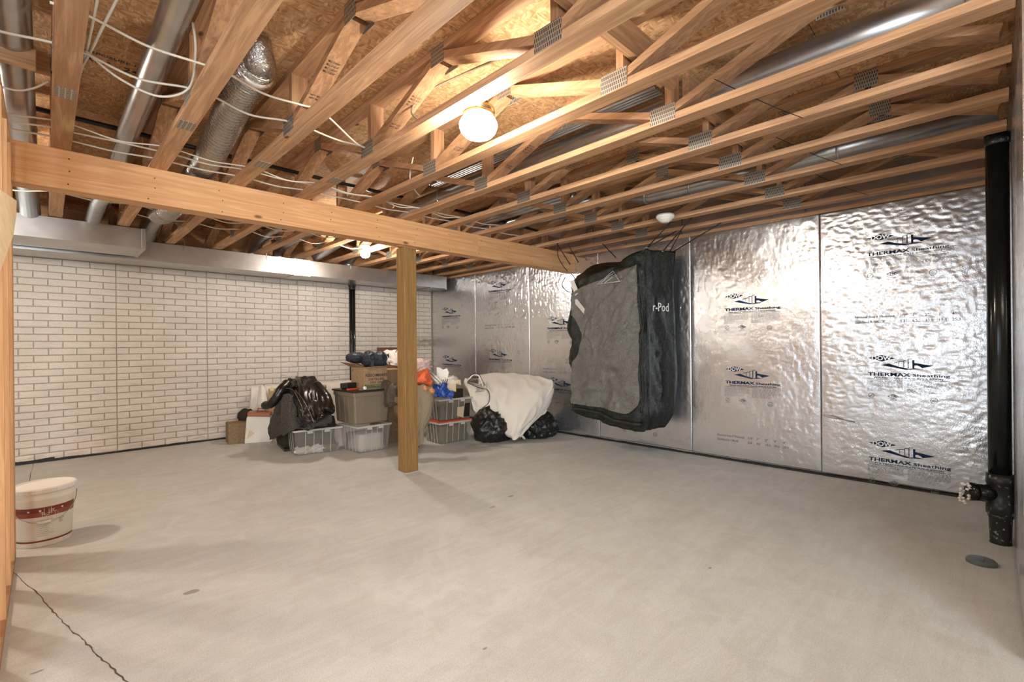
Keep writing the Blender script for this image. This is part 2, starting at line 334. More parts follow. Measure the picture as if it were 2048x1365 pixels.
def text_bm(bm, s, size, o, xd, yd, bold=0., align='LEFT', width=None, flip=False):
    cu = bpy.data.curves.new('t', 'FONT'); cu.body = s; cu.size = 1; cu.align_x = align; cu.offset = bold; cu.resolution_u = 2
    ob = bpy.data.objects.new('t', cu); COL.objects.link(ob); dg = bpy.context.evaluated_depsgraph_get(); dg.update()
    me = bpy.data.meshes.new_from_object(ob.evaluated_get(dg)); bpy.data.objects.remove(ob); bpy.data.curves.remove(cu)
    o, xd, yd = Vector(o), Vector(xd), Vector(yd); k = size
    xs = [v.co.x for v in me.vertices] or [0]; kx = size
    if width: kx = width/max(max(xs)-min(xs), 1e-6)
    vs = [bm.verts.new(o+xd*(v.co.x*kx)+yd*(v.co.y*k)) for v in me.vertices]
    for p in me.polygons:
        try: bm.faces.new([vs[i] for i in p.vertices])
        except ValueError: pass
    bpy.data.meshes.remove(me); return bm
X_, Y_, Z_ = Vector((1, 0, 0)), Vector((0, 1, 0)), Vector((0, 0, 1))

# ------------------------------------------------------------------ the room
XF, YB, YR, XL, ZT, ZD = 5.06, 7.22, -.087, -.13, 2.42, 2.776
bm = B(); box(bm, (-4.1, -3.1, -.1), (XF+.2, YB+.2, 0)); floor = tag(obj('floor', bm, CONC), 'bare grey concrete floor slab', kind='structure')
def ribbon(bm, pts, w, z=.0006):
    P = [Vector(p) for p in pts]; L = []; Rr = []
    for i, p in enumerate(P):
        d = (P[min(i+1, len(P)-1)]-P[max(i-1, 0)]).normalized(); s = Vector((-d.y, d.x, 0)); k = w*(.5+random.random())
        L.append(bm.verts.new((p.x+s.x*k, p.y+s.y*k, z))); Rr.append(bm.verts.new((p.x-s.x*k, p.y-s.y*k, z)))
    for i in range(len(P)-1): bm.faces.new((L[i], L[i+1], Rr[i+1], Rr[i]))
def crackline(a, b, n, j):
    a = Vector(a); b = Vector(b); return [a.lerp(b, i/n)+Vector((random.uniform(-j, j), random.uniform(-j, j), 0)) for i in range(n+1)]
cp = [F(*p) for p in ((28, 1146), (70, 1183), (104, 1220), (130, 1250), (165, 1280), (188, 1303), (222, 1336), (262, 1370), (300, 1410))]
pts = []
for i in range(len(cp)-1): pts += crackline(cp[i], cp[i+1], 7, .004)[:-1]
bm = B(); ribbon(bm, pts, .0022); obj('crack', bm, DIRT, floor)
bm = B(); ribbon(bm, crackline(F(67, 925), F(40, 1045), 14, .004), .002); obj('crack', bm, DIRT, floor)
for (u, v, a, b_) in ((383, 1185, .035, .022), (1022, 993, .03, .018), (985, 1015, .03, .01), (970, 1298, .012, .006), (74, 1345, .02, .006), (1420, 1137, .012, .008)):
    p = F(u, v); bm = B(); poly(bm, [(p.x+a*math.cos(t)*(1+.3*noise.noise(Vector((t, u, 0)))), p.y+b_*math.sin(t)*(1+.3*noise.noise(Vector((u, t, 0)))), .0005) for t in [k*math.tau/14 for k in range(14)]])
    obj('stain', bm, STAIN, floor)

# brick-patterned wall
bm = B(); box(bm, (-4.1, YB+.012, 0), (XF+.2, YB+.2, 2.8)); wall_back = tag(obj('wall_back', bm, MORTAR), 'painted brick-pattern basement wall', kind='structure')
def brick_mesh(w, h, seed):
    bm = B(); d = .014; e = .004
    def j(): return random.uniform(-.0018, .0018)
    f = [(-w/2+e+j(), -d, e+j()), (w/2-e+j(), -d, e+j()), (w/2-e+j(), -d, h-e+j()), (-w/2+e+j(), -d, h-e+j())]
    bk = [(-w/2, .002, 0), (w/2, .002, 0), (w/2, .002, h), (-w/2, .002, h)]
    mid = [(0+j(), -d-.003, h*.5)]
    a = [bm.verts.new(p) for p in f]; b2 = [bm.verts.new(p) for p in bk]; c = bm.verts.new(mid[0])
    for i in range(4):
        bm.faces.new((a[i], a[(i+1) % 4], c)); bm.faces.new((b2[i], b2[(i+1) % 4], a[(i+1) % 4], a[i]))
    bm.faces.new(b2[::-1]); bmesh.ops.recalc_face_normals(bm, faces=bm.faces)
    me = bpy.data.meshes.new('brick'); bm.to_mesh(me); bm.free(); me.materials.append(PAINT); return me
HB, GAP = .0758, .0034
seams = [-.317-.914*3, -.317-.914*2, -.317-.914, -.317, .597, 1.511, 2.425, 2.67, 2.948, 3.862, 4.776, XF-.012]
bricks = []; cache = {}
for r in range(32):
    z = .0202+HB*r
    for a, b in zip(seams[:-1], seams[1:]):
        x = a; first = True
        while x < b-.02:
            w = .2285 if not (first and r % 2) else .1143
            w = min(w, b-x); first = False
            bricks.append((x+w/2, z, round(w-GAP, 3))); x += w
def _d(b): return (Vector((b[0], YB, b[1]))-Vector((0, 0, HCAM))).length
vis = sorted([b for b in bricks if b[0] > -.33 and b[1] < 2.16], key=_d)
near = set(vis[:300])
rest = B()
for b in bricks:
    if b in near:
        k = (b[2], random.randint(0, 4))
        if k not in cache: cache[k] = brick_mesh(b[2], HB-GAP, k)
        o = bpy.data.objects.new('brick', cache[k]); COL.objects.link(o); o.parent = wall_back; o.location = Vector((b[0], YB+.012, b[1]))-OFF[wall_back]
    elif b[0] > -.6:
        k = (b[2], random.randint(0, 4))
        if k not in cache: cache[k] = brick_mesh(b[2], HB-GAP, k)
        n0 = len(rest.verts); rest.from_mesh(cache[k]); rest.verts.ensure_lookup_table()
        bmesh.ops.translate(rest, verts=rest.verts[n0:], vec=(b[0], YB+.012, b[1]))
tag(obj('brickwork', rest, PAINT, wall_back), kind='stuff')
bm = B()
for i in range(150):
    x = -1+i*.041; h = .034*(.6+.5*noise.noise(Vector((x*3, 0, 0)))) + (.022 if x < .05 else 0); box(bm, (x, YB-.012-.004*(i % 2), 0), (x+.041, YB+.012, max(h, .014)))
tag(obj('trim_1', bm, MEMB), 'black drain membrane edge along the brick wall foot', kind='structure')

# foil wall with its insulation boards
bm = B(); box(bm, (XF+.03, YR-.2, 0), (XF+.2, YB+.2, 2.8)); wall_right = tag(obj('wall_right', bm, MORTAR), 'basement wall faced with foil insulation boards', kind='structure')
def logo_block():
    """printed block, x to the right, y up, origin at the THERMAX text's top left"""
    k = .000361; bm = B(); z = 0.
    def P(x, y, dz=0): return (x*k, -y*k, dz)
    for q in ([(10, -340), (260, -415), (510, -340), (260, -265)],
              [(240, -180), (400, -214), (560, -150), (640, -130), (735, -105), (735, -95), (850, -120), (1010, -105), (700, -80)],
              [(850, -300), (815, -300), (815, -120), (850, -118)],
              [(850, -238), (1175, -180), (985, -125), (935, -165), (890, -185), (850, -175)],
              [(480, -235), (600, -270), (660, -265), (660, -255), (604, -258), (484, -228)],
              [(660, -300), (735, -305), (735, -295), (668, -290), (668, -130), (660, -130)], [(735, -305), (742, -305), (742, -110), (735, -110)],
              [(742, -330), (815, -335), (815, -326), (748, -321), (748, -115), (742, -115)], [(570, -255), (577, -255), (577, -160), (570, -160)]):
        poly(bm, [P(*p) for p in q])
    text_bm(bm, 'THERMAX', .040, P(0, 76), X_, Y_, .02, width=.283); text_bm(bm, 'Sheathing', .031, P(815, 72), X_, Y_, .012, width=.226)
    text_bm(bm, 'POLYISOCYANURATE INSULATION', .0165, P(115, 138), X_, Y_, .01, width=.436)
    poly(bm, [P(0, 156), P(1440, 156), P(1440, 162), P(0, 162)])
    return bm
def fine_block():
    k = .000361; bm = B(); rnd = random.Random(3)
    def P(x, y): return (x*k, -y*k, 0)
    for c0, c1 in ((-20, 640), (720, 1440)):
        for r in range(14):
            y = 185+r*19; x = c0; end = c1 if r < 9 else c0+(c1-c0)*rnd.uniform(.4, .8)
            while x < end:
                w = rnd.uniform(25, 70); poly(bm, [P(x, y), P(min(x+w, end), y), P(min(x+w, end), y+5), P(x, y+5)]); x += w+18
    def ring(cx, cy, r, t, rx=1):
        for i in range(24):
            a, b = i*math.tau/24, (i+1)*math.tau/24
            poly(bm, [P(cx+rx*r*math.cos(a), cy+r*math.sin(a)), P(cx+rx*r*math.cos(b), cy+r*math.sin(b)), P(cx+rx*(r-t)*math.cos(b), cy+(r-t)*math.sin(b)), P(cx+rx*(r-t)*math.cos(a), cy+(r-t)*math.sin(a))])
    ring(60, 545, 58, 9); poly(bm, [P(20, 580), P(94, 502), P(102, 508), P(28, 588)]); poly(bm, [P(-5, 625), P(130, 625), P(130, 631), P(-5, 631)])
    d = [(360, 545), (470, 490), (580, 545), (470, 600)]; e = [(382, 545), (470, 501), (558, 545), (470, 589)]
    for i in range(4): poly(bm, [P(*d[i]), P(*d[(i+1) % 4]), P(*e[(i+1) % 4]), P(*e[i])])
    text_bm(bm, 'FM', .03, P(430, 568), X_, Y_, .01); text_bm(bm, 'APPROVED', .010, P(405, 640), X_, Y_); 
    ring(1180, 595, 66, 8); poly(bm, [P(1135, 588), P(1225, 588), P(1225, 594), P(1135, 594)]); text_bm(bm, 'WH', .016, P(1140, 630), X_, Y_, .01)
    return bm
def table_block():
    bm = B()
    text_bm(bm, 'Nominal Board Thickness', .030, (0, 0, 0), X_, Y_, .01, width=.27); text_bm(bm, 'Stabilized R-VALUE', .030, (0, -.045, 0), X_, Y_, .01, width=.21)
    for i, (a, b) in enumerate((('1/2"', '3.3'), ('1"', '6.5'), ('2"', '13.0'), ('3"', '19.0'), ('4"', '25.3'))):
        text_bm(bm, a, .030, (.305+i*.08, 0, 0), X_, Y_, .01); text_bm(bm, b, .030, (.305+i*.08, -.045, 0), X_, Y_, .01)
    return bm
def to_mesh(bm, name, m):
    me = bpy.data.meshes.new(name); bm.to_mesh(me); bm.free(); me.materials.append(m); return me
ME_LOGO = to_mesh(logo_block(), 'printed_logo', INK); ME_FINE = to_mesh(fine_block(), 'printed_small_text', GREYINK); ME_TAB = to_mesh(table_block(), 'printed_table', GREYINK)
bmD = B(); text_bm(bmD, 'DOW', .052, (.026, .1055, 0), X_, Y_, .03, width=.132); ME_DOW = to_mesh(bmD, 'printed_name', INKF)
ROTP = Matrix(((0, 0, -1), (-1, 0, 0), (0, 1, 0))).to_euler()
def stick(name, me, parent, y, z, dx=.0015):
    o = bpy.data.objects.new(name, me); COL.objects.link(o); o.parent = parent; o.rotation_euler = ROTP
    o.location = Vector((XF-dx, y, z))-OFF[parent]; return o
# per board: top of the THERMAX text for each logo, z of each R-value table, y of the print's left side
PR = {-1: ([.95], [], .7), 0: ([1.985, .957, .228], [1.425], .752), 1: ([1.58, .828], [.245], 1.955), 2: ([2.12, 1.10, .375], [1.45], 3.19), 3: ([1.462, .612], [.87], 4.415), 4: ([2.088, 1.008], [1.53], 5.655), 5: ([1.75, .9], [.3], 6.9)}
for k in range(-1, 6):
    y0 = max(1.102+1.2192*(k-1), YR+.003)+.001; y1 = min(1.102+1.2192*k, YB-.004)-.001
    if k == -1 or y1 < y0+.05: continue
    bm = B(); nz, ny = 215, max(int((y1-y0)/.0115), 3); g = [[None]*(ny+1) for _ in range(nz+1)]
    def crinkle(y, z):
        mk = min(max(.5+1.3*noise.noise(Vector((y*1.1, z*1.1, 8+k)))+.55*(z-1.15)+(.75 if k == 0 else -.1), .12), 1.)*(1.7 if k > 2 and z > 1.6 else 1.)       # crinkled upper part, smoother foot
        lean = .5+.9*noise.noise(Vector((y*.9, z*.9, 20+k)))+(.25 if k == 0 else -.3)                                        # creases run level or upright
        a = 1-2*abs(noise.noise(Vector((y*15, z*44, 1.5)))); b_ = 1-2*abs(noise.noise(Vector((y*46, z*11, 4.5))))
        lean = min(max(lean, 0), 1)
        return mk*.0034*(lean*a+(1-lean)*b_)+.0016*mk*noise.noise(Vector((y*33, z*33, 2)))+.003*noise.noise(Vector((y*2.2, z*2.2, 4)))+.0012*(1-2*abs(noise.noise(Vector((y*7, z*5, 9)))))
    for i in range(nz+1):
        for j in range(ny+1):
            edge = i in (0, nz) or j in (0, ny)
            y = y0+(y1-y0)*j/ny; z = .028+.004*k % .01+(2.395-.028)*i/nz
            g[i][j] = bm.verts.new((XF-.001-(.0 if edge else crinkle(y, z)*min(1, min(j, ny-j, i, nz-i)/4)), y, z))
    for i in range(nz):
        for j in range(ny): bm.faces.new((g[i][j], g[i][j+1], g[i+1][j+1], g[i+1][j]))
    rim = [g[0][j] for j in range(ny+1)]+[g[i][ny] for i in range(1, nz+1)]+[g[nz][j] for j in range(ny-1, -1, -1)]+[g[i][0] for i in range(nz-1, 0, -1)]
    bk = [bm.verts.new((XF+.03, v.co.y, v.co.z)) for v in rim]
    for i in range(len(rim)): bm.faces.new((rim[i], rim[(i+1) % len(rim)], bk[(i+1) % len(rim)], bk[i]))
    bm.faces.new(bk)
    pan = obj('insulation_panel', bm, [FOIL, POLYISO], wall_right)
    for p_ in pan.data.polygons: p_.use_smooth = p_.normal.x < -.5; p_.material_index = 0 if p_.normal.x < -.35 else 1
    lg, tb, yl = PR[k]
    if yl > y1+.02 or yl < y0: yl = y1-.3
    for z in lg:
        stick('printed_logo', ME_LOGO, pan, yl, z, .0095); stick('printed_name', ME_DOW, pan, yl, z, .0105); stick('printed_small_text', ME_FINE, pan, yl, z, .0095)
    for z in tb: stick('printed_table', ME_TAB, pan, yl+.09, z, .0095)
bm = B(); box(bm, (XF-.006, YR+.01, 2.398), (XF+.03, YB-.01, 2.436)); tag(obj('trim_2', bm, SPF_Y), 'wooden sill plate on top of the foil wall', kind='structure')
for k in range(6):
    bm = B(); box(bm, (XF+.002, .02+k*1.2, 2.438), (XF+.03, .02+k*1.2+1.19, 2.77)); obj('rim_insulation', bm, FOIL, wall_right)
bm = B()
for i in range(120):
    y = YR+.02+i*.06; box(bm, (XF-.004-.004*(i % 3 == 0), y, 0), (XF+.03, y+.061, .018+.008*noise.noise(Vector((y*4, 1, 0)))))
tag(obj('trim_3', bm, MEMB), 'dark gap strip along the foil wall foot', kind='structure')
# foil wall beside the pipe
bm = B(); box(bm, (2.6, YR-.2, 0), (XF+.2, YR-.03, 2.8)); wall_near = tag(obj('wall_near', bm, MORTAR), 'wall running off behind the black pipe', kind='structure')
for k, (a, b) in enumerate(((2.605, 3.4), (3.406, XF-.003))):
    bm = B(); box(bm, (a, YR-.03, .02), (b, YR, 2.74)); obj('insulation_panel', bm, FOIL, wall_near)
# ceiling deck in sheets
ceil = root('ceiling', (0, 0, ZD), None, None, kind='structure'); ceil['label'] = 'strand board subfloor deck seen from below'
for i in range(-2, 4):
    for j in range(-3, 7):
        x0 = -1.75+2.44*(i+.5*(j % 2)); y0 = -.6+1.22*(j+1); 
        x1, y1 = x0+2.437, y0+1.217
        x0, x1, y0, y1 = max(x0, -4.1), min(x1, XF+.2), max(y0, -3.1), min(y1, YB+.2)
        if x1-x0 < .03 or y1-y0 < .03: continue
        bm = B(); box(bm, (x0, y0, ZD), (x1, y1, ZD+.018)); obj('deck_sheet', bm, OSBM, ceil)
bm = B(); box(bm, (-4.1, -3.1, ZD+.019), (XF+.2, YB+.2, ZD+.08)); obj('deck_top', bm, DRY, ceil)
for yy in (3.4, 1.0, 5.9):      # grade stamps on the deck
    for xx in (.15, 1.75, 3.3):
        bm = B(); text_bm(bm, 'APA  24/16', .07, (xx, yy, ZD-.0015), X_, -Y_, .01); text_bm(bm, 'EXPOSURE 1', .04, (xx, yy-.09, ZD-.0015), X_, -Y_, .01); obj('grade_stamp', bm, BLK, ceil)
# next room shell (behind the camera and beyond the stud wall)
for nm, a, b, lb in (('wall_rear', (-4.1, -3.1, 0), (-3.95, YB+.2, 2.8), 'plain wall of the next room'), ('wall_side', (-4.1, -3.25, 0), (XF+.2, -3.1, 2.8), 'plain wall behind the camera'), ('wall_end', (XF, -3.1, 0), (XF+.2, YR-.2, 2.8), 'plain end wall')):
    bm = B(); box(bm, a, b); tag(obj(nm, bm, DRY), lb, kind='structure')

bm = B(); box(bm, (-1.75, YB-.045, 2.44), (XF-.01, YB-.005, ZD-.002)); tag(obj('trim_4', bm, SPF_X), 'wooden rim board above the brick wall', kind='structure')
# left stud wall
wl = root('wall_left', (XL-.045, 3, 0), 'open stud wall at the left edge', None, kind='structure')
bm = B(); box(bm, (XL-.089, 2.25, 0), (XL, 4.03, .038)); obj('bottom_plate', bm, SPF_Y, wl)
bm = B(); box(bm, (XL-.089, 2.25, ZT-.038), (XL, 3.89, ZT)); obj('top_plate', bm, SPF_Y, wl)
for y in (3.91, 3.95, 3.99):
    bm = B(); box(bm, (XL-.089, y, .038), (XL, y+.038, 2.18)); obj('stud', bm, SPF_Z, wl)
for y in (3.852, 3.47, 3.045, 2.64, 2.25):
    bm = B(); box(bm, (XL-.089, y, .038), (XL, y+.038, ZT-.038)); obj('stud', bm, SPF_Z, wl)
bm = B(); slab(bm, [(XL, 2.0, 1.685), (XL, 3.35, 1.95), (XL, 3.27, 1.86), (XL, 2.98, 1.72), (XL, 2.0, 1.43)], (.036, 0, 0)); obj('brace_board', bm, SCRAPW, wl)

# ------------------------------------------------------------------ floor trusses
CH, CW = .038, .089
def truss_parts(t):
    x0, x1 = 0, CW; y0, y1 = YR+.02, YB-.05
    bm = B(); box(bm, (x0, y0, ZT), (x1, y1, ZT+CH)); obj('bottom_chord', bm, SPF_Y, t)
    bm = B(); box(bm, (x0, y0, ZD-CH-.002), (x1, y1, ZD-.002)); obj('top_chord', bm, SPF_Y, t)
    zb, zt = ZT+CH+.004, ZD-CH-.008
    bots = [-.26+1.51*k for k in range(6)]; tops = [.495+1.51*k for k in range(5)]
    for k in range(5):
        for yb, yt in ((bots[k], tops[k]), (bots[k+1], tops[k])):
            s = 1 if yt > yb else -1
            a = Vector((CW/2, yb+s*.035, zb+.012)); c = Vector((CW/2, yt-s*.022, zt-.012))
            if a.y < y0: a = a.lerp(c, (y0+.03-a.y)/(c.y-a.y))
            if a.y > y1: a = a.lerp(c, (y1-.03-a.y)/(c.y-a.y))
            bm = B(); bar(bm, a, c, CW-.001, CH); obj('web', bm, SPF_Y, t)
    for yb in bots[1:5]:
        bm = B(); box(bm, (.0005, yb-.05, ZT+CH), (CW-.0005, yb-.012, ZD-CH-.002)); obj('vertical_web', bm, SPF_Z2, t)
    for sx in (-.0018, CW+.0002):
        for yb in bots[1:5]:
            bm = B(); box(bm, (sx, yb-.07, ZT+.004), (sx+.0016, yb+.075, ZT+.095)); obj('connector_plate', bm, PLATE, t)
        for yt in tops:
            bm = B(); box(bm, (sx, yt-.055, ZD-.10), (sx+.0016, yt+.055, ZD-.006)); obj('connector_plate', bm, PLATE, t)
    return t
SPF_Z2 = wood('spruce_web_along_z', (.38, .20, .10), (.62, .365, .195), 2)
ORD = ['first', 'second', 'third', 'fourth', 'fifth', 'sixth', 'seventh', 'eighth', 'ninth', 'tenth', 'eleventh', 'twelfth']
NOTE = {0: 'open-web floor truss nearest the left stud wall, passing over the front trunk duct', 1: 'open-web floor truss between the slim round duct and the silver flexible duct', 2: 'open-web floor truss just right of the silver flexible duct',
        3: 'open-web floor truss directly beside the lit ceiling globe, brightly lit', 4: 'open-web floor truss just right of the lit globe', 10: 'last open-web floor truss, against the foil wall', 11: ''}
proto = None
TX = [.0304+.4747*i for i in range(-1, 11)]
for i in range(-1, 11):
    x = .0304+.4747*i
    if proto is None: t = proto = truss_parts(root('floor_truss', (0, 0, ZT), '', 'truss'))
    else: t = copy_tree(proto)
    t.location = (x, 0, ZT)
    t['label'] = 'open-web floor truss outside the left stud wall' if i < 0 else NOTE.get(i, f'open-web wooden floor truss, {ORD[i]} counted from the left stud wall')
    t['category'] = 'truss'; t['group'] = 'floor trusses across the ceiling'
    # splice plates under the bottom chord and ink stamps on some webs
    ys = (3.04, 3.04, 3.35, 3.32)[i] if 0 <= i < 4 else None
    OFF[t] = Vector((x, 0, ZT))
    if ys:
        bm = B(); box(bm, (x+.008, ys-.06, ZT-.0018), (x+CW-.008, ys+.06, ZT-.0002)); obj('connector_plate', bm, PLATE, t)
    if i in (2, 3, 4, 5, 6):
        a = Vector((0, 2.725, ZT+CH+.016)); c = Vector((0, 2.027, ZD-CH-.02)); d = (c-a).normalized(); nn = Vector((0, -d.z, d.y)); nn = nn if nn.z < 0 else -nn
        for f, s in ((.30, 'WT WT'), (.56, 'MILL 12 KD-HT')):
            bm = B(); o0 = a.lerp(c, f)+nn*(.0205)+Vector((x+.012, 0, 0))
            for q in range(4 if len(s) > 6 else 2): text_bm(bm, s, .019, o0+d*(.022*q), X_*1., d, .008, width=.06)
            obj('grade_stamp', bm, BLK, t)

# strongbacks and blocking
for (y, x0, x1, lab) in ((1.165, 1.03, 2.35, 'flat strongback board crossing the trusses right of the lit globe'), (1.165, 2.5, 4.75, 'flat strongback board crossing the trusses above the foil wall')):
    bm = B(); 
    xs = [x for x in TX if x0-.1 < x < x1]
    box(bm, (x0, y-.019, 2.555), (x1, y+.019, 2.695)); tag(obj('strongback', bm, SPF_X), lab, 'board', 'strongbacks through the trusses')
for (x0, x1, y, z, lab) in ((-.35, .028, 3.30, 2.60, 'upper block board nailed beside the first truss at top left'), (-.35, -.02, 3.05, 2.50, 'pale cut-off board with rounded end at top left')):
    bm = B(); box(bm, (x0, y, z), (x1, y+.038, z+.089)); tag(obj('blocking', bm, SPF_X, bev=.004), lab, 'board', 'blocking boards at top left')

# beam and post
bm = B(); box(bm, (XL-.085, 3.904, 2.182), (3.345, 4.04, ZT-.0005)); bt_ = root('beam', (2.4, 3.97, 2.18), 'long orange-brown laminated wooden beam across the room', 'beam')
obj('beam_length', bm, BEAMW, bt_, bev=.003)
bm = B(); box(bm, (3.347, 3.904, 2.182), (XF-.004, 4.04, ZT-.0005)); obj('beam_length', bm, BEAMW, bt_, bev=.003)
bm = B(); rnd = random.Random(5)
for x in [k*.41+.1 for k in range(12)]:
    for q in range(3):
        xx = x+rnd.uniform(-.02, .02); zz = 2.21+q*.075+rnd.uniform(-.01, .01)
        lathe(bm, [(.004, 0), (.004, .002)], (0, 0, 0), 8)
        for v in bm.verts[-16:] if False else list(bm.verts)[-16:]:
            c = v.co.copy(); v.co = Vector((xx+c.x, 3.904-c.z, zz+c.y))
tag(obj('nail_heads', bm, DARKPL, bt_), kind='stuff')
pr = root('support_post', (2.52, 4.01, 0), 'square greenish-brown treated wooden post under the beam', 'post')
bm = B(); box(bm, (2.45, 3.945, .004), (2.59, 4.085, 2.172)); obj('shaft', bm, POSTW, pr, bev=.006)
bm = B(); box(bm, (2.40, 3.95, 2.172), (2.60, 4.03, 2.182)); obj('shim', bm, SPF_X, pr)
bm = B()
for x in (2.475, 2.51, 2.545, 2.57): box(bm, (x, 3.9425, 2.14+.01*(x*100 % 2)), (x+.004, 3.9445, 2.16))
obj('toe_nail', bm, DARKPL, pr)
bm = B(); box(bm, (2.435, 3.93, 0), (2.605, 4.10, .004)); obj('base_plate', bm, CONC, pr)

# ------------------------------------------------------------------ lamps and detector
lx, ly = 1.605, 1.86
L = root('ceiling_light', (lx, ly, 2.42), 'lit white mushroom globe light with brass collar', 'ceiling light')
bm = B(); lathe(bm, [(.06, .0), (.084, -.004), (.087, -.020), (.080, -.026), (.080, -.036), (.084, -.040), (.074, -.046)], (lx, ly, 2.450), 40); obj('canopy', bm, BRASS, L, True)
bm = B(); lathe(bm, [(.068, -.044), (.070, -.050), (.088, -.062), (.098, -.084), (.098, -.100), (.090, -.122), (.070, -.144), (.042, -.157), (.014, -.163), (.002, -.1635)], (lx, ly, 2.450), 40); obj('globe', bm, GLOBE, L, True)
bm = B(); lathe(bm, [(.05, 0), (.05, .06)], (lx, ly, 2.452), 12); box(bm, (1.545, ly-.02, 2.47), (lx, ly+.02, 2.50)); obj('junction_box', bm, DARKPL, L)
bx_, by_ = 2.782, 5.35
L = root('bare_bulb_light', (bx_, by_, 2.45), 'lit bare round bulb beyond the beam beside the post', 'ceiling light')
bm = B(); lathe(bm, [(.03, .0), (.055, -.004), (.055, -.02), (.03, -.035), (.022, -.05)], (bx_, by_, 2.46), 24); obj('socket', bm, WHITEPL, L, True)
bm = B(); lathe(bm, [(.016, -.045), (.022, -.055), (.044, -.08), (.056, -.108), (.052, -.135), (.034, -.156), (.002, -.164)], (bx_, by_, 2.46), 24); obj('bulb', bm, BULB, L, True)
sx_, sy_ = 4.19, 2.165
L = root('smoke_detector', (sx_, sy_, 2.42), 'white round smoke detector between trusses above the hanging tarp', 'smoke detector')
bm = B(); lathe(bm, [(.082, .02), (.084, 0), (.078, -.012)], (sx_, sy_, 2.42), 32); obj('base', bm, WHITEPL, L, True)
bm = B(); lathe(bm, [(.076, -.012), (.062, -.028), (.06, -.03), (.06, -.033), (.05, -.038), (.048, -.042), (.036, -.046), (.034, -.05), (.012, -.054)], (sx_, sy_, 2.42), 32); obj('cover', bm, IVORY, L)

# ------------------------------------------------------------------ ducts
Yf = 5.938
D = root('trunk_duct', (.2, 6.2, 2.21), 'larger rectangular galvanized trunk duct in front, ending at left', 'duct')
bm = B(); box(bm, (-1.6, Yf, 2.217), (.69, 6.50, 2.412)); obj('body', bm, GALV, D)
bm = B(); box(bm, (.69, Yf-.006, 2.211), (.722, 6.506, 2.414)); obj('end_cap', bm, GALV, D, bev=.002)
D = root('trunk_duct', (3, 6.8, 2.20), 'long rectangular galvanized trunk duct along the top of brick wall', 'duct')
segs = [(-1.6, 2.405, 2.198, 2.414), (2.41, 2.60, 2.192, 2.416), (2.605, 4.24, 2.200, 2.409), (4.245, 4.62, 2.203, 2.408), (4.625, 4.93, 2.204, 2.408)]
for a, b, z0, z1 in segs:
    bm = B(); box(bm, (a, 6.60, z0), (b, 7.05, z1)); obj('duct_section', bm, GALV, D, bev=.002)
for x in (2.405, 2.6, 4.24, 4.62, 4.925):
    bm = B(); box(bm, (x-.012, 6.596, 2.19), (x+.012, 7.054, 2.418)); obj('drive_cleat', bm, GALV, D)
for x in (1.16, 2.05, 3.2, 4.85):
    bm = B(); box(bm, (x, 6.593, 2.36), (x+.006, 6.6, 2.47)); obj('hanger_strap', bm, STEEL, D)
def round_duct(name, pts, r, lab, joints=(), group=None, m=None):
    t = root(name, Vector(pts[0]), lab, 'duct', group=group); bm = B(); tube(bm, pts, r, 20); obj('pipe', bm, m or GALV, t, True)
    P = spline(pts, 6)
    for j in joints:
        k = min(int(j*(len(P)-1)), len(P)-2); p = P[k]; d = (P[k+1]-P[k]).normalized(); bm = B(); tube(bm, [p-d*.012, p-d*.006, p+d*.006, p+d*.012], [r+.0005, r+.004, r+.004, r+.0005], 20); obj('crimp_joint', bm, GALV, t, True)
    return t
round_duct('round_duct', [(.395, -.05, 2.625), (.395, 3.5, 2.62), (.385, 4.15, 2.60), (.37, 4.45, 2.52), (.345, 4.8, 2.43), (.33, 5.2, 2.46), (.33, 6.2, 2.44)], .056, 'slim round galvanized duct running between the first two trusses', (.3, .46, .52))
round_duct('round_duct', [(-.10, 1.6, 2.62), (-.10, 4.0, 2.62), (-.10, 5.2, 2.56), (-.09, 6.0, 2.44)], .072, 'round galvanized duct above the left stud wall', (.42, .6))
round_duct('round_duct', [(2.70, -.04, 2.63), (2.70, .55, 2.63), (2.70, 2.7, 2.63), (2.70, 5.5, 2.63), (2.70, 6.6, 2.50)], .078, 'long shiny round duct between trusses right of the lit globe', (.12, .35, .6))
round_duct('round_duct', [(4.18, -.04, 2.64), (4.18, 1.2, 2.64), (4.16, 1.9, 2.64), (4.10, 2.25, 2.63), (4.06, 2.5, 2.68)], .075, 'round duct beside the smoke detector close to the foil wall', (.18, .5, .8))
for x, lab in ((1.95, 'short galvanized duct boot left of the bare bulb'), (2.25, 'short galvanized duct elbow just left of the bare bulb'), (3.25, 'short galvanized duct elbow behind the post top')):
    round_duct('duct_boot', [(x, 6.78, 2.405), (x, 6.76, 2.50), (x+.01, 6.62, 2.58), (x+.02, 6.3, 2.61), (x+.02, 5.7, 2.62)], .07, lab, (.15, .4), 'duct boots on the trunk duct')
# flat panning between trusses (folded shiny sheets)
for xa, xb, ya, yb, lab in ((2.50, 2.61, 1.35, 3.6, 'ribbed shiny duct sheet beside the long round duct'), (3.94, 4.24, 2.75, 5.2, 'ribbed shiny duct sheet right of the smoke detector, over the beam end'), (3.46, 3.80, 2.9, 4.9, 'ribbed shiny duct sheet over the beam above its right half')):
    bm = B(); nn_ = 4
    for q in range(nn_):
        x0 = xa+(xb-xa)*q/nn_; w = (xb-xa)/nn_; tube(bm, [(x0+w/2, ya, 2.70), (x0+w/2, yb, 2.70)], w*.46, 10)
    tag(obj('panned_duct', bm, GALV, None, True), lab, 'duct')
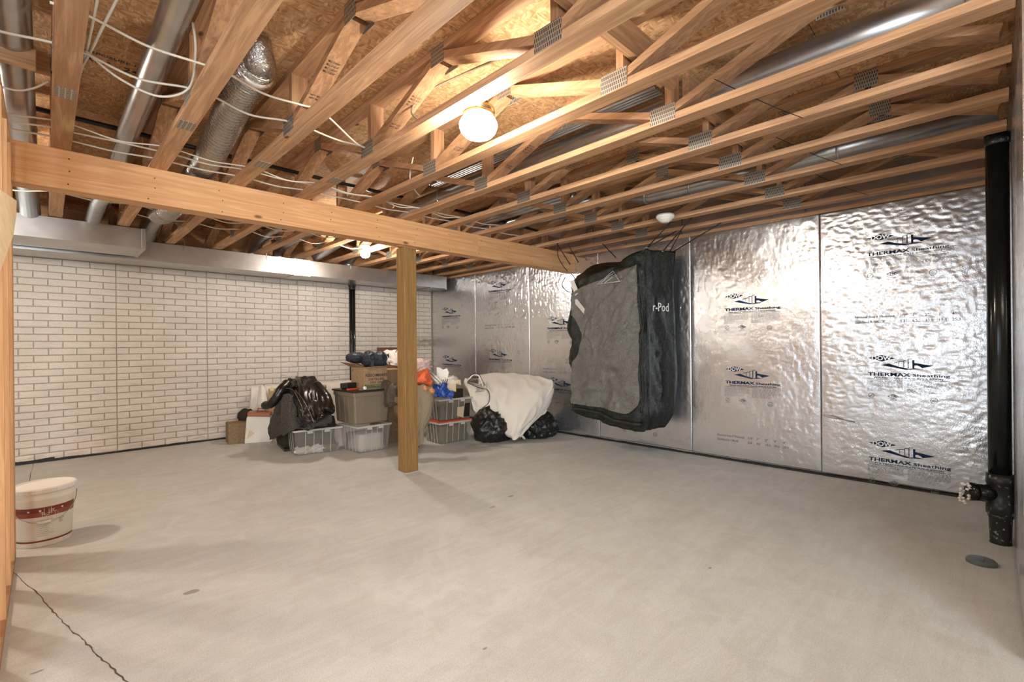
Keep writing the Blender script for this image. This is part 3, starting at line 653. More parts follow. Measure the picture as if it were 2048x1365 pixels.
# insulated flexible duct
fp = spline([(.785, 2.62, 2.67), (.775, 2.85, 2.635), (.80, 3.3, 2.60), (.82, 3.8, 2.545), (.82, 4.2, 2.515), (.80, 4.7, 2.46), (.77, 5.1, 2.425), (.77, 5.45, 2.47), (.80, 5.8, 2.56), (.82, 6.4, 2.56), (.82, 6.7, 2.46)], 40)
T = root('flexible_duct', (.8, 3.5, 2.5), 'thick silver corrugated flexible duct sagging over the beam', 'duct')
rr = [.083+(.0055 if k % 3 else -.0045)+.003*noise.noise(Vector((k*.7, 0, 0))) for k in range(len(fp))]
bm = B(); tube(bm, fp, rr, 22); obj('jacket', bm, FLEX, T, True)
bm = B(); tube(bm, [(.77, 2.56, 2.77), (.775, 2.575, 2.735), (.785, 2.61, 2.69), (.79, 2.645, 2.66)], [.055, .06, .078, .088], 20); obj('collar', bm, FLEX, T, True)
bm = B(); tube(bm, [(.786, 2.66, 2.658), (.784, 2.69, 2.653)], .092, 20); obj('tape', bm, TAPE, T, True)

# ------------------------------------------------------------------ cables
def cable(name, pts, r, m, lab, group='white cables through the trusses'):
    bm = B(); tube(bm, spline(pts, 7), r, 6); return tag(obj(name, bm, m, None, True), lab, 'cable', group)
def run(y, z, xa, xb, sag, dy=0, seed=0):
    out = []; rnd = random.Random(seed); xs = [x for x in TX if xa < x < xb]; prev = None
    for x in xs:
        if prev is not None: out.append(((prev+CW+x)/2, y+dy*(x-xa)+rnd.uniform(-.02, .02), z-sag*rnd.uniform(.4, 1.2)))
        out.append((x-.01, y+dy*(x-xa), z)); out.append((x+CW+.01, y+dy*(x-xa), z)); prev = x
    return out
ZC = ZT+CH+.006
cable('cable', run(3.86, ZC, -.6, 4.2, .012, -.02, 1), .0055, CABLE, 'white cable strung over the trusses, closest to the beam')
cable('cable', run(3.72, ZC+.004, -.6, 3.6, .014, -.03, 2), .0055, CABLE, 'white cable strung second in front of the beam')
cable('cable', run(3.56, ZC, -.6, 3.1, .03, .02, 3), .0045, CABLE, 'thin white cable strung third in front of the beam')
cable('cable', run(2.40, ZC+.03, -.1, 1.3, .02, .13, 4)+[(1.35, 2.72, 2.47), (1.45, 2.78, 2.48)], .0055, CABLE, 'white cable crossing the slim duct near the top left')
cable('cable', run(2.70, ZC+.03, -.6, 1.6, .02, .05, 5), .0055, CABLE, 'white cable crossing second below it over the slim duct')
cable('cable', run(5.2, ZC, -.6, 2.6, .03, 0, 6), .0055, CABLE, 'white cable beyond the beam over the trunk duct')
cable('cable', run(5.55, ZC, .3, 2.9, .05, 0, 7), .005, CABLE, 'white cable sagging behind the beam near the bare bulb')
cable('cable', [(.13, 2.72, 2.50), (.25, 2.8, 2.46), (.40, 2.82, 2.44), (.50, 2.70, 2.47), (.49, 2.5, 2.55), (.46, 2.4, 2.62)], .0055, CABLE, 'white cable hanging in a loop under the slim duct')
cable('cable', [(.17, 2.0, 2.72), (.16, 2.35, 2.62), (.14, 2.7, 2.53), (.125, 2.95, 2.50)], .0055, CABLE, 'white cable dropping beside the first truss')
cable('cable', [(.30, 2.0, 2.70), (.22, 2.4, 2.62), (.15, 2.75, 2.52), (.125, 2.9, 2.5)], .0055, CABLE, 'white cable slanting down to the first truss')
cable('cable', [(-.3, 3.3, 2.50), (-.12, 3.35, 2.49), (-.04, 3.3, 2.5), (.02, 3.2, 2.52)], .005, CABLE, 'white cable looping left of the first truss')
cable('cable', [(1.95, 3.0, 2.62), (1.96, 3.05, 2.55), (2.0, 3.12, 2.48), (2.1, 3.2, 2.45), (2.2, 3.3, 2.46)], .0055, CABLE, 'white cable curling down above the beam near the globe')
cable('lamp_cable', [(1.54, 2.25, 2.48), (1.50, 2.32, 2.56), (1.55, 2.25, 2.66), (1.66, 2.0, 2.72), (1.72, 1.75, 2.73), (1.76, 1.4, 2.735), (1.8, .9, 2.74), (1.86, .3, 2.745)], .006, BCABLE, 'brown cable curving up from the lit globe along the deck', 'brown cable')
cable('black_pipe', [(-.5, 4.1, 2.70), (.6, 4.12, 2.70), (1.8, 4.1, 2.69), (3.0, 4.1, 2.70), (4.6, 4.1, 2.69)], .016, BLKP, 'black plastic pipe running above the beam near the deck', 'black pipe')
for k in range(3): cable('bridging_wire', [(2.35+.95*k, .95, ZT+.1), (2.62+.95*k, .80, ZT+.02), (2.88+.95*k, .70, ZT-.004)], .0022, BLKP, ['thin dark wire crossing trusses right of the globe', 'thin dark wire crossing trusses over the foil wall', 'thin dark wire crossing trusses by the pipe'][k], 'thin wires under the trusses')

# ------------------------------------------------------------------ pipes on the walls
px, py = 4.085, -.030
P = root('drain_stack', (px, py, 0), 'tall black drain pipe in the right corner with cleanout tee', 'pipe')
bm = B(); tube(bm, [(px, py, .30), (px, py, 1.2), (px, py, 2.44)], .052, 24); obj('pipe', bm, ABS, P, True)
bm = B(); lathe(bm, [(.062, .42), (.064, .36), (.060, .355), (.060, .24), (.064, .235), (.064, .18), (.054, .175)], (px, py, 0), 24); obj('tee_fitting', bm, ABSD, P, True)
dv = Vector((-.45, .89, 0)).normalized()
bm = B(); tube(bm, [Vector((px, py, .30))+dv*.03, Vector((px, py, .30))+dv*.12], .048, 20); tube(bm, [Vector((px, py, .30))+dv*.118, Vector((px, py, .30))+dv*.15], .055, 20); obj('cleanout_hub', bm, ABS, P, True)
bm = B(); lathe(bm, [(.056, .18), (.056, .16), (.052, .15), (.047, .012), (.05, 0)], (px, py, 0), 24); obj('foot_pipe', bm, ABSD, P, True)
bm = B()
for k in range(26):
    a = random.uniform(0, math.tau); q = Vector((px, py, .30))+dv*.165+Vector((random.uniform(-.02, .02), random.uniform(-.02, .03), random.uniform(-.08, .05))); blob(q, (.009, .009, .008), .3, 3, k, 1, bm=bm)
tag(obj('foam_drips', bm, WHITEPL, P), kind='stuff')
bm = B(); lathe(bm, [(.056, 2.46), (.056, 2.40), (.053, 2.395)], (px, py, 0), 24); obj('coupling', bm, ABSD, P, True)
c = F(1963, 1127)
P = root('floor_cleanout', (c.x, c.y, 0), 'grey round plastic cleanout cover on the floor near the black pipe', 'floor drain')
bm = B(); lathe(bm, [(.064, 0), (.064, .014), (.056, .022), (.02, .024)], (c.x, c.y, 0), 32); obj('cover', bm, CAP, P)
bm = B(); box(bm, (c.x-.035, c.y-.008, .0235), (c.x+.035, c.y+.008, .029)); o = obj('grip_bar', bm, CAP, P)
P = root('vent_pipe', (3.485, 7.14, .0), 'thin black vertical pipe on the brick wall below the duct', 'pipe')
bm = B(); tube(bm, [(3.462, 7.145, 0), (3.462, 7.145, 2.19)], .026, 14); obj('pipe', bm, ABS, P, True)
bm = B(); tube(bm, [(3.522, 7.16, 0), (3.522, 7.16, 2.19)], .02, 14); obj('pipe', bm, ABS, P, True)
bm = B(); lathe(bm, [(.05, 2.13), (.05, 2.17), (.06, 2.18), (.06, 2.197)], (3.485, 7.145, 0), 16); obj('flange', bm, ABSD, P)

t = root('screwdriver', (XF-.03, 1.0, .53), 'small screwdriver stuck slantwise on the foil wall low beside a board seam', 'screwdriver')
bm = B(); tube(bm, [(XF-.019, 1.078, .556), (XF-.019, 1.06, .553), (XF-.019, .985, .538), (XF-.019, .97, .535)], [.009, .012, .012, .007], 8); obj('grip', bm, CLEARRIM, t, True)
bm = B(); tube(bm, [(XF-.016, .972, .535), (XF-.013, .848, .514)], .003, 6); obj('shaft', bm, STEEL, t, True)
# ------------------------------------------------------------------ bucket
bx, by = -.012, 4.255
K = root('bucket', (bx, by, 0), 'white plastic pail with maroon label and lid beside the stud wall', 'bucket')
bm = B(); lathe(bm, [(.128, 0), (.131, .004), (.143, .285), (.147, .29), (.147, .30), (.143, .303), (.1445, .33), (.149, .333), (.149, .345)], (bx, by, 0), 56); obj('body', bm, IVORY, K, True)
bm = B(); lathe(bm, [(.151, .332), (.156, .336), (.157, .356), (.152, .364), (.146, .364), (.143, .355), (.03, .353)], (bx, by, 0), 56); obj('lid', bm, WHITEPL, K)
bm = B()
for k in range(16):
    a = k*math.tau/16; d = Vector((math.cos(a), math.sin(a), 0)); s = Vector((-d.y, d.x, 0)); o0 = Vector((bx, by, .337))+d*.1565; hexa(bm, [o0-s*.002, o0+s*.002, o0+s*.002+d*.003, o0-s*.002+d*.003], [o0-s*.002+Z_*.018, o0+s*.002+Z_*.018, o0+s*.002+d*.003+Z_*.018, o0-s*.002+d*.003+Z_*.018])
obj('lid_tabs', bm, WHITEPL, K)
def brad(z): return .131+(.143-.131)*(z/.285)
def wrap(bm, a0, a1, z0, z1, dr, n=24):
    for k in range(n):
        a, b = a0+(a1-a0)*k/n, a0+(a1-a0)*(k+1)/n
        poly(bm, [(bx+(brad(z)+dr)*math.cos(t), by+(brad(z)+dr)*math.sin(t), z) for t, z in ((a, z0), (b, z0), (b, z1), (a, z1))])
am = math.atan2(-by, -bx)
bm = B(); wrap(bm, am-1.35, am+1.35, .215, .245, .0012); wrap(bm, am-1.35, am+1.35, .032, .042, .0012); obj('label_band', bm, LABELM, K, recalc=False)
bm = B(); wrap(bm, am-1.35, am+1.35, .188, .215, .0012); obj('label_band', bm, LABEL2, K, recalc=False)
bm = B(); rnd = random.Random(9)
for k in range(13):
    a = am+.02+rnd.uniform(-.1, .5); z = rnd.uniform(.19, .235)
    if k % 2: wrap(bm, a, a+.012, max(z-.03, .189), min(z+.01, .243), .0018, 1)
    else: wrap(bm, a-.06, a+.07, z, z+.0025, .0018, 4)
for a in (-.5, -.12, .62): wrap(bm, am+a-.035, am+a+.035, .222, .231, .0018, 4)
obj('label_drawing', bm, WHITEPL, K, recalc=False)
bm = B()
for k in range(9): wrap(bm, am-.25, am+.05+.35*rnd.random(), .165-.012*k, .1665-.012*k, .0014, 8)
for k in range(5): wrap(bm, am+.5, am+.62+.1*rnd.random(), .165-.008*k, .1675-.008*k, .0014, 3)
obj('label_small_text', bm, GREYINK, K, recalc=False)
bm = B(); hp = [(bx+.155*math.cos(am+t), by+.155*math.sin(am+t), .30-.145*math.sin((t+1.5)/3*math.pi)**.8) for t in [-1.5+3*k/16 for k in range(17)]]; tube(bm, hp, .0025, 6); obj('wire_handle', bm, STEEL, K, True)
bm = B(); tube(bm, hp[7:10], .008, 8); obj('handle_grip', bm, WHITEPL, K, True)

# ------------------------------------------------------------------ hanging tarp
T = root('hanging_tarp', (4.6, 3.0, .3), 'dark vinyl tarp with grey mesh window hung by cords from trusses', 'tarp')
def front(y, z):
    """bulging, creased front of the tarp: x at (y, z)"""
    s = (3.5-y)/1.0; t = (2.2-z)/1.9
    k = .030*math.sin(s*3.1)*math.sin(min(max(t, 0), 1)*3.0)
    q = (s*.85+t*.75-.95)                                  # diagonal crease from the top right to lower left
    k += .022*math.exp(-(q*9)**2)-.028*math.exp(-((q-.12)*8)**2)
    k += .020*math.sin(s*9+noise.noise(Vector((s*3, t*2, 0)))*2.6+t*2)*(.35+.65*t)+.026*noise.noise(Vector((y*5+z*2, z*3, 1)))+.013*(1-2*abs(noise.noise(Vector((y*5-z*3, z*4, 6)))))+.022*max(0, 1-6*abs(noise.noise(Vector((y*2.1+z*1.6, z*.9-y*.5, 31)))))+.018*(1-2*abs(noise.noise(Vector((y*11+z*3, z*7, 2)))))
    k -= .06*math.exp(-(((y-3.35)/.13)**2+((z-1.62)/.22)**2))
    return 4.45-k
def shade(z): return min(max((z-.33)/1.9, 0), 1)
bm = B(); NU, NV = 110, 90; rings = []
def outline(z, a):
    """closed cross-section of the bag at height z: a in 0..1"""
    h = shade(z); yl = 3.54-.02*math.sin(h*9)-.06*math.exp(-((z-1.35)/.12)**2)+.03*math.exp(-((z-1.6)/.2)**2)+(.02 if z < .6 else 0); yr = 2.53-.03*(1-h); dep = .40+.04*math.sin(h*5)
    if z < .55: e = ((.55-z)/.22)**2*.07; yl -= e; yr += e; dep -= e
    P = [(yl, 0), (yr, 0), (yr-.06-.09*h-.015*math.sin(h*7), dep), (yl-.05, dep+.02), (yl, 0)]
    L = [1.0, .42, 1.0, .42]; t = a*sum(L)
    for i in range(4):
        if t <= L[i] or i == 3:
            f = t/L[i]; y = P[i][0]*(1-f)+P[i+1][0]*f; d = P[i][1]*(1-f)+P[i+1][1]*f; break
        t -= L[i]
    if i == 0:
        cr_ = .05*(math.exp(-((y-yl)/.05)**2)+math.exp(-((y-yr)/.05)**2)); x = front(y, z)+cr_
    else:
        x = front(P[i][0] if i == 3 else yr, z)*0+4.46+d+.03*noise.noise(Vector((d*14, z*2.2, i)))*(1 if i != 2 else .3)
        if i in (1, 3):
            y += (.04*(1-2*abs(noise.noise(Vector((d*7+z*1.2, z*2.2, 3+i)))))+.016*(1-2*abs(noise.noise(Vector((d*16-z*3, z*5, 7+i)))))+.012*math.sin(d*24+z*2))*math.sin(f*math.pi)
    return Vector((x, y, z))
for j in range(NV+1):
    row = []
    for i in range(NU):
        a = i/NU; p = outline(.335+1.87*j/NV, a)
        tt = j/NV
        # the top edge slopes: low at the front left, pulled up by the cords at the right and the back
        s = min(max((3.5-p.y)/1.0, 0), 1); back = min(max((p.x-4.45)/.40, 0), 1)
        top = 1.93+.285*s**1.1*(1-back)+.275*back+.012*math.sin(s*9)
        bot = .325+.035*math.sin(s*2.8+2.2)+.02*back+.06*(1-s)*(1-back)
        nz_ = bot+(top-bot)*tt
        if a*2.84 <= 1.0: p.x += front(p.y, nz_)-front(p.y, p.z)
        p.z = nz_
        row.append(bm.verts.new(p))
    rings.append(row)
for j in range(NV):
    for i in range(NU): bm.faces.new((rings[j][i], rings[j][(i+1) % NU], rings[j+1][(i+1) % NU], rings[j+1][i]))
def lid(ring, dz):
    c = sum((v.co for v in ring), Vector())/len(ring); cv = bm.verts.new(c+Vector((0, 0, dz))); mid = [bm.verts.new(v.co.lerp(c, .5)+Vector((0, 0, dz*.6+.02*noise.noise(v.co*6)))) for v in ring]
    for i in range(NU):
        bm.faces.new((ring[i], ring[(i+1) % NU], mid[(i+1) % NU], mid[i])); bm.faces.new((mid[i], mid[(i+1) % NU], cv))
lid(rings[0], -.01); lid(rings[-1], -.05)
obj('shell', bm, VINYL, T, True)
bm = B(); nu, nv = 60, 80; g = [[None]*(nu+1) for _ in range(nv+1)]
for j in range(nv+1):
    for i in range(nu+1):
        s, t = i/nu, j/nv
        zt_ = 1.83+.22*s; zb_ = .525-.075*s+.02*math.sin(s*3); y = 3.49-.90*s; z = zb_+(zt_-zb_)*t
        if t < .14 and s > .8: e = (s-.8)/.2; z += .13*e*e*(1-t/.14)
        if t > .35 and t < .8: y -= .16*max(0, 1-s*2.5)*math.sin((t-.35)/.45*math.pi)
        g[j][i] = bm.verts.new((front(y, z)-.016, y, z))
for j in range(nv):
    for i in range(nu): bm.faces.new((g[j][i], g[j][i+1], g[j+1][i+1], g[j+1][i]))
obj('mesh_window', bm, MESHF, T, True)
bm = B()     # bottom roll and side hem
hem = [(front(y, z)-.014, y, z) for y, z in [(3.47-.92*k/20, .46-.07*(k/20)+.02*math.sin(k*.3)) for k in range(21)]]; tube(bm, hem, .022, 10); obj('bottom_roll', bm, VINYL, T, True)
bm = B(); tube(bm, [(front(2.56, z)-.006, 2.555, z) for z in [.5+1.55*k/30 for k in range(31)]], .012, 8); obj('corner_piping', bm, VINYL, T, True)
bm = B(); text_bm(bm, 'r-Pod', .13, (4.475, 2.462, 1.56), Vector((.965, -.262, 0)), Z_, .006, width=.23); obj('printed_name', bm, WHITEPL, T, recalc=False)
bm = B()     # thin line logo on the upper front
for pl in ([(3.08, 1.895), (2.90, 2.02), (2.80, 1.895)], [(3.04, 1.90), (2.95, 1.97), (2.90, 1.99)], [(3.0, 1.90), (2.91, 1.955)], [(3.10, 1.89), (2.76, 1.89)]):
    tube(bm, [(front(y, z)-.020, y, z) for y, z in pl], .0025, 5)
obj('printed_logo', bm, PAPER, T, True)
bm = B(); slab(bm, [(4.428, 3.50, 1.97), (4.428, 3.44, 1.98), (4.42, 3.36, 1.82), (4.42, 3.42, 1.79)], (-.006, 0, 0)); slab(bm, [(4.44, 3.47, 1.74), (4.44, 3.40, 1.75), (4.45, 3.20, 1.52), (4.45, 3.24, 1.50)], (-.01, 0, 0)); obj('clear_strap', bm, CLEARRIM, T)
grom = [(4.46, 3.52, 2.20), (4.60, 3.50, 2.235), (4.72, 3.05, 2.25), (4.44, 2.50, 2.245), (4.70, 2.46, 2.235), (4.82, 2.46, 2.215)]
bm = B()
for q in grom: lathe(bm, [(.010, .0), (.016, .002), (.016, .006), (.009, .008)], Vector(q)-Vector((.0, 0, .035)), 12)
obj('grommets', bm, STEEL, T)
ties = [(grom[0], (4.31, 3.62, 2.445)), (grom[1], (4.40, 3.52, 2.43)), (grom[2], (4.78, 3.28, 2.43)), (grom[3], (4.40, 2.18, 2.445)), (grom[4], (4.45, 2.02, 2.44)), (grom[5], (4.80, 1.86, 2.43)), (grom[3], (4.82, 2.35, 2.43)), (grom[5], (4.82, 2.30, 2.43))]
for a, b in ties:
    bm = B(); tube(bm, [Vector(a)-Vector((0, 0, .03)), Vector(b)], .0055, 7); obj('cord', bm, ROPE, T, True)
for pts in ([(4.33, 3.60, 2.42), (4.38, 3.64, 2.28), (4.43, 3.60, 2.16), (4.46, 3.56, 2.10)], [(4.44, 3.58, 2.03), (4.40, 3.60, 1.93), (4.40, 3.50, 1.84), (4.43, 3.42, 1.86)], [(4.44, 3.40, 1.92), (4.42, 3.44, 2.02), (4.44, 3.5, 2.06)]):
    bm = B(); tube(bm, spline(pts, 6), .005, 7); obj('cord', bm, ROPE, T, True)

# ------------------------------------------------------------------ the heap by the brick wall
def frame(c, a): return Vector((c[0], c[1], 0)), Vector((math.cos(a), math.sin(a), 0)), Vector((-math.sin(a), math.cos(a), 0))
def rbox(bm, c, a, w, d, z0, z1, tw=None, td=None):
    """box whose near corner is c: width w along the turned x, depth d along the turned y; optional top size"""
    o, ex, ey = frame(c, a); tw = tw or w; td = td or d; dx, dy = (w-tw)/2, (d-td)/2
    bot = [o, o+ex*w, o+ex*w+ey*d, o+ey*d]; top = [o+ex*dx+ey*dy, o+ex*(dx+tw)+ey*dy, o+ex*(dx+tw)+ey*(dy+td), o+ex*dx+ey*(dy+td)]
    return hexa(bm, [Vector((p.x, p.y, z0)) for p in bot], [Vector((p.x, p.y, z1)) for p in top])
def clearbin(name, c, a, w, d, z0, h, lab, m=CLEAR, rim=CLEARRIM, group='clear plastic storage bins'):
    """open-topped ribbed plastic bin; c is the near bottom corner"""
    o, ex, ey = frame(c, a); t = root(name, (o.x, o.y, z0), lab, 'storage bin', group=group); g = .025; th = .004
    def ring(e, z): return [Vector((p.x, p.y, z)) for p in (o-ex*e-ey*e, o+ex*(w+e)-ey*e, o+ex*(w+e)+ey*(d+e), o-ex*e+ey*(d+e))]
    bm = B(); A = [bm.verts.new(p) for p in ring(0, z0)]; Bt = [bm.verts.new(p) for p in ring(g, z0+h)]; C_ = [bm.verts.new(p) for p in ring(g-th, z0+h)]; D_ = [bm.verts.new(p) for p in ring(-th, z0+th)]
    bm.faces.new(A[::-1]); bm.faces.new(D_)
    for i in range(4):
        j = (i+1) % 4; bm.faces.new((A[i], A[j], Bt[j], Bt[i])); bm.faces.new((Bt[i], Bt[j], C_[j], C_[i])); bm.faces.new((C_[i], C_[j], D_[j], D_[i]))
    obj('body', bm, m, t)
    bm = B(); E = g+.012; R0, R1, R2, R3 = ring(E, z0+h-.02), ring(E, z0+h), ring(g-.004, z0+h), ring(g-.004, z0+h-.02)
    vs = [[bm.verts.new(p) for p in r] for r in (R0, R1, R2, R3)]
    for q in range(4):
        for i in range(4): bm.faces.new((vs[q][i], vs[q][(i+1) % 4], vs[(q+1) % 4][(i+1) % 4], vs[(q+1) % 4][i]))
    obj('rim', bm, rim, t)
    for k in range(1, 5):
        for (p, q, nrm, L_) in ((o, ex, -ey, w), (o, ey, -ex, d)):
            bm = B(); b0 = p+q*(L_*k/5); bar(bm, Vector((b0.x, b0.y, z0+.01))+nrm*.001, Vector((b0.x, b0.y, z0+h-.02))+nrm*(g+.001), .006, .003, q); obj('rib', bm, rim, t)
    for k in (.3, .7):
        b0 = o+ex*(w*k)-ey*(E+.004); bm = B(); box(bm, (-.03, -.006, z0+h-.045), (.03, .004, z0+h+.004)); bmesh.ops.rotate(bm, verts=bm.verts, cent=(0, 0, 0), matrix=Matrix.Rotation(a, 3, 'Z')); bmesh.ops.translate(bm, verts=bm.verts, vec=(b0.x, b0.y, 0)); obj('latch', bm, rim, t)
    return t
DEP = lambda p: Vector(p).dot(_fw)

# small brown box, pail-like case at left
t = root('cardboard_box', (1.7, 6.84, 0), 'small plain brown cardboard box on the floor, leftmost of the heap', 'box')
bm = B(); rbox(bm, (1.63, 6.74), -.12, .24, .25, .001, .255); obj('body', bm, CARD2, t, bev=.003)
bm = B(); rbox(bm, (1.63, 6.738), -.12, .118, .254, .255, .259); obj('flap', bm, CARD2, t)
bm = B(); rbox(bm, (1.752, 6.724), -.12, .118, .254, .255, .258); obj('flap', bm, CARD2, t)
bm = blob((1.90, 6.98, .30), (.09, .08, .10), .3, 2.5, 3, 3, crease=.4)
tag(obj('dark_pouch', bm, DARKF, None, True), 'dark brown cloth pouch behind the small brown box', 'bag')
bm = B(); box(bm, (1.80, 6.90, 0), (2.02, 7.10, .22)); t = tag(obj('cardboard_box', bm, CARD2, bev=.003), 'low brown box holding the dark pouch by the brick wall', 'box')
t = root('picnic_cooler', (1.95, 6.72, 0), 'white rounded cooler with rust-brown top beside the small brown box', 'cooler')
o, ex, ey = frame((1.79, 6.64), -.40)
prof = [(-.005, .02), (.0, .0), (.30, .0), (.31, .02), (.285, .33), (.27, .36), (.045, .36), (.02, .33)]
def pf(x, z, y): p = o+ex*x+ey*y; return Vector((p.x, p.y, z+.001))
bm = B(); hexa(bm, [pf(x, z, 0) for x, z in prof], [pf(x, z, .2) for x, z in prof]); obj('body', bm, WHITEF, t, bev=.02)
bm = B(); hexa(bm, [pf(x, z, -.012) for x, z in [(.03, .345), (.29, .325), (.296, .375), (.03, .395)]], [pf(x, z, .212) for x, z in [(.03, .345), (.29, .325), (.296, .375), (.03, .395)]]); obj('lid', bm, RUST, t, bev=.01)
bm = B(); tube(bm, [pf(.13, .37, .1), pf(.14, .43, .1), pf(.22, .42, .1), pf(.23, .37, .1)], .009, 8); obj('handle', bm, RUST, t, True)
bm = B(); hexa(bm, [pf(x, z, -.003) for x, z in [(.02, .06), (.11, .13), (.05, .17)]], [pf(x, z, -.001) for x, z in [(.02, .06), (.11, .13), (.05, .17)]]); obj('light_pattern', bm, MANILA, t)  # light-and-shade triangle on the cooler front, put in as a tan patch
bm = B(); box(bm, (-.05, -.06, 0), (.05, .06, .07)); bmesh.ops.translate(bm, verts=bm.verts, vec=(2.03, 6.76, .405)); tag(obj('small_carton', bm, PAPER, bev=.003), 'small pale carton on the cooler lid', 'box')

# white foam slab and cardboard standing along the wall
rows = [[(x, 7.05+.03*math.sin(x*5), .002) for x in (1.98, 2.4, 2.8, 3.2, 3.6)], [(x, 6.98+.03*math.sin(x*4), .35) for x in (1.96, 2.4, 2.8, 3.2, 3.6)], [(x, 6.99, .60) for x in (1.97, 2.4, 2.8, 3.2, 3.6)], [(x, 7.05, .69) for x in (1.98, 2.4, 2.8, 3.2, 3.6)]]
tag(obj('foam_roll', patch(rows, 40, 24, .07, folds(.008, 5, 2, 4)), FOAM, None, True), 'long white padded roll lying along the brick wall foot', 'roll')
rows = [[W(516, 822, 6.25), W(523, 822, 6.22), W(532, 822, 6.25)], [W(516, 800, 6.25), W(525, 800, 6.2), W(535, 800, 6.25)], [W(518, 775, 6.3), W(524, 771, 6.27), W(532, 779, 6.3)]]
tag(obj('white_cushion', patch(rows, 14, 18, .05, folds(.006, 3, 2, 5)), WHITEF, None, True), 'narrow white cushion standing upright beside the cooler', 'cushion')
t = root('cardboard_box', (2.15, 6.72, 0), 'tan cardboard carton standing behind the grey coat', 'box')
bm = B(); rbox(bm, (2.09, 6.70), -.3, .30, .22, .001, .655); obj('body', bm, CARD, t, bev=.003)
bm = B(); rbox(bm, (2.14, 6.66), -.3, .012, .03, .56, .60); tube(bm, [W(543, 779, 6.14), W(544, 779, 6.02)], .026, 14); obj('round_knob', bm, MANILA, t)
bm = B(); tube(bm, [W(622, 771, 6.35), W(650, 775, 6.3)], .032, 12); tag(obj('wooden_dowel', bm, SPF_X, None, True), 'short wooden dowel end poking out behind the leather jacket', 'tool')

# lower clear bin with dark clothes, coat and leather jacket
clearbin('storage_bin', (1.985, 5.45), -.16, .46, .55, .001, .29, 'low clear bin in front under the grey coat', group=None)
o, ex, ey = frame((1.985, 5.45), -.16)
bm = B(); rbox(bm, (1.985+.03, 5.45+.03), -.16, .40, .48, .085, .40); bmesh.ops.subdivide_edges(bm, edges=bm.edges, cuts=5, use_grid_fill=True)
for v_ in bm.verts: v_.co += Vector((noise.noise(v_.co*9), noise.noise(v_.co*9+Vector((3, 0, 0))), noise.noise(v_.co*9+Vector((0, 7, 0)))))*.018
tag(obj('dark_clothes', bm, DARKF, None, True), 'dark folded clothes heaped in the low clear bin', 'clothing')
for k, (f, z, m_, l_) in enumerate(((.22, .008, PAPER, 'crumpled white paper at left in the low clear bin'), (.55, .010, WHITEPL, 'crumpled white plastic in the middle of the low clear bin'), (.80, .012, OLIVE, 'olive crumpled packet at right in the low clear bin'))):
    p = o+ex*(.46*f)+ey*.07; bm = blob((p.x, p.y, .05), (.085, .05, .045), .4, 2.5, k+4, 3, zmin=.006, crease=.8); tag(obj('crumpled_paper', bm, m_, None), l_, 'paper')
# hidden support for the coats: a dark padded chair body
t = root('padded_stool', (2.2, 5.9, 0), 'dark padded block under the grey coat', 'stool')
bm = B(); rbox(bm, (1.97, 5.83), -.16, .46, .45, .03, .40); obj('seat', bm, DARKF, t, bev=.03)
bm = B(); rbox(bm, (2.05, 5.98), -.16, .36, .26, .40, .74); obj('backrest', bm, DARKF, t, bev=.04)
bm = B(); rbox(bm, (1.98, 5.80), -.16, .48, .5, .0, .03); obj('base', bm, DARKPL, t)
# grey wool coat
rows = [[W(556, 786, 5.72), W(585, 782, 5.55), W(620, 790, 5.55), W(655, 800, 5.6)],
        [W(549, 815, 5.72), W(580, 812, 5.45), W(618, 820, 5.42), W(660, 822, 5.5)],
        [W(540, 845, 5.75), W(575, 840, 5.40), W(615, 850, 5.34), W(665, 842, 5.40)],
        [W(541, 880, 5.78), W(566, 868, 5.36), W(612, 855, 5.26), W(662, 846, 5.32)]]
t = root('wool_coat', (2.2, 5.6, .3), 'grey wool coat draped over the low clear bin', 'coat')
obj('body', patch(rows, 54, 40, .016, folds(.022, 5, 2.2, 2, .8)), WOOL, t, True)
rows = [[W(566, 790, 5.38), W(580, 788, 5.30), W(592, 795, 5.35)], [W(562, 825, 5.34), W(578, 826, 5.24), W(598, 822, 5.32)], [W(562, 852, 5.32), W(582, 850, 5.22), W(605, 845, 5.30)], [W(565, 874, 5.34), W(585, 862, 5.22), W(606, 853, 5.30)]]
obj('sleeve', patch(rows, 24, 32, .03, folds(.012, 3, 4, 6, .8)), WOOL, t, True)
rows = [[W(622, 838, 5.28), W(640, 832, 5.26), W(662, 828, 5.34)], [W(622, 848, 5.22), W(642, 842, 5.2), W(664, 838, 5.3)], [W(626, 855, 5.22), W(645, 850, 5.2), W(664, 845, 5.3)]]
obj('sleeve', patch(rows, 20, 14, .03, folds(.008, 3, 2, 8, .8)), WOOL, t, True)
# black leather jacket
t = root('leather_jacket', (2.2, 5.5, .6), 'shiny black leather jacket thrown on top of the grey coat', 'jacket')
rows = [[W(570, 772, 5.62), W(583, 757, 5.62), W(602, 757, 5.6), W(622, 756, 5.62), W(634, 766, 5.66)],
        [W(568, 784, 5.5), W(588, 777, 5.42), W(610, 775, 5.38), W(632, 778, 5.42), W(648, 788, 5.52)],
        [W(574, 798, 5.42), W(594, 800, 5.28), W(616, 802, 5.22), W(640, 802, 5.26), W(662, 802, 5.40)],
        [W(583, 822, 5.36), W(600, 828, 5.22), W(620, 830, 5.16), W(644, 826, 5.2), W(667, 818, 5.36)],
        [W(590, 828, 5.32), W(606, 842, 5.16), W(626, 846, 5.12), W(645, 838, 5.16), W(660, 826, 5.34)]]
def jf(s, t_): return .026*math.sin(s*17+2.2*t_+1.5*noise.noise(Vector((s*4, t_*3, 2))))*(.3+.7*t_)+.022*(1-2*abs(noise.noise(Vector((s*5, t_*2.2, 9)))))+.008*(1-2*abs(noise.noise(Vector((s*13, t_*7, 3)))))
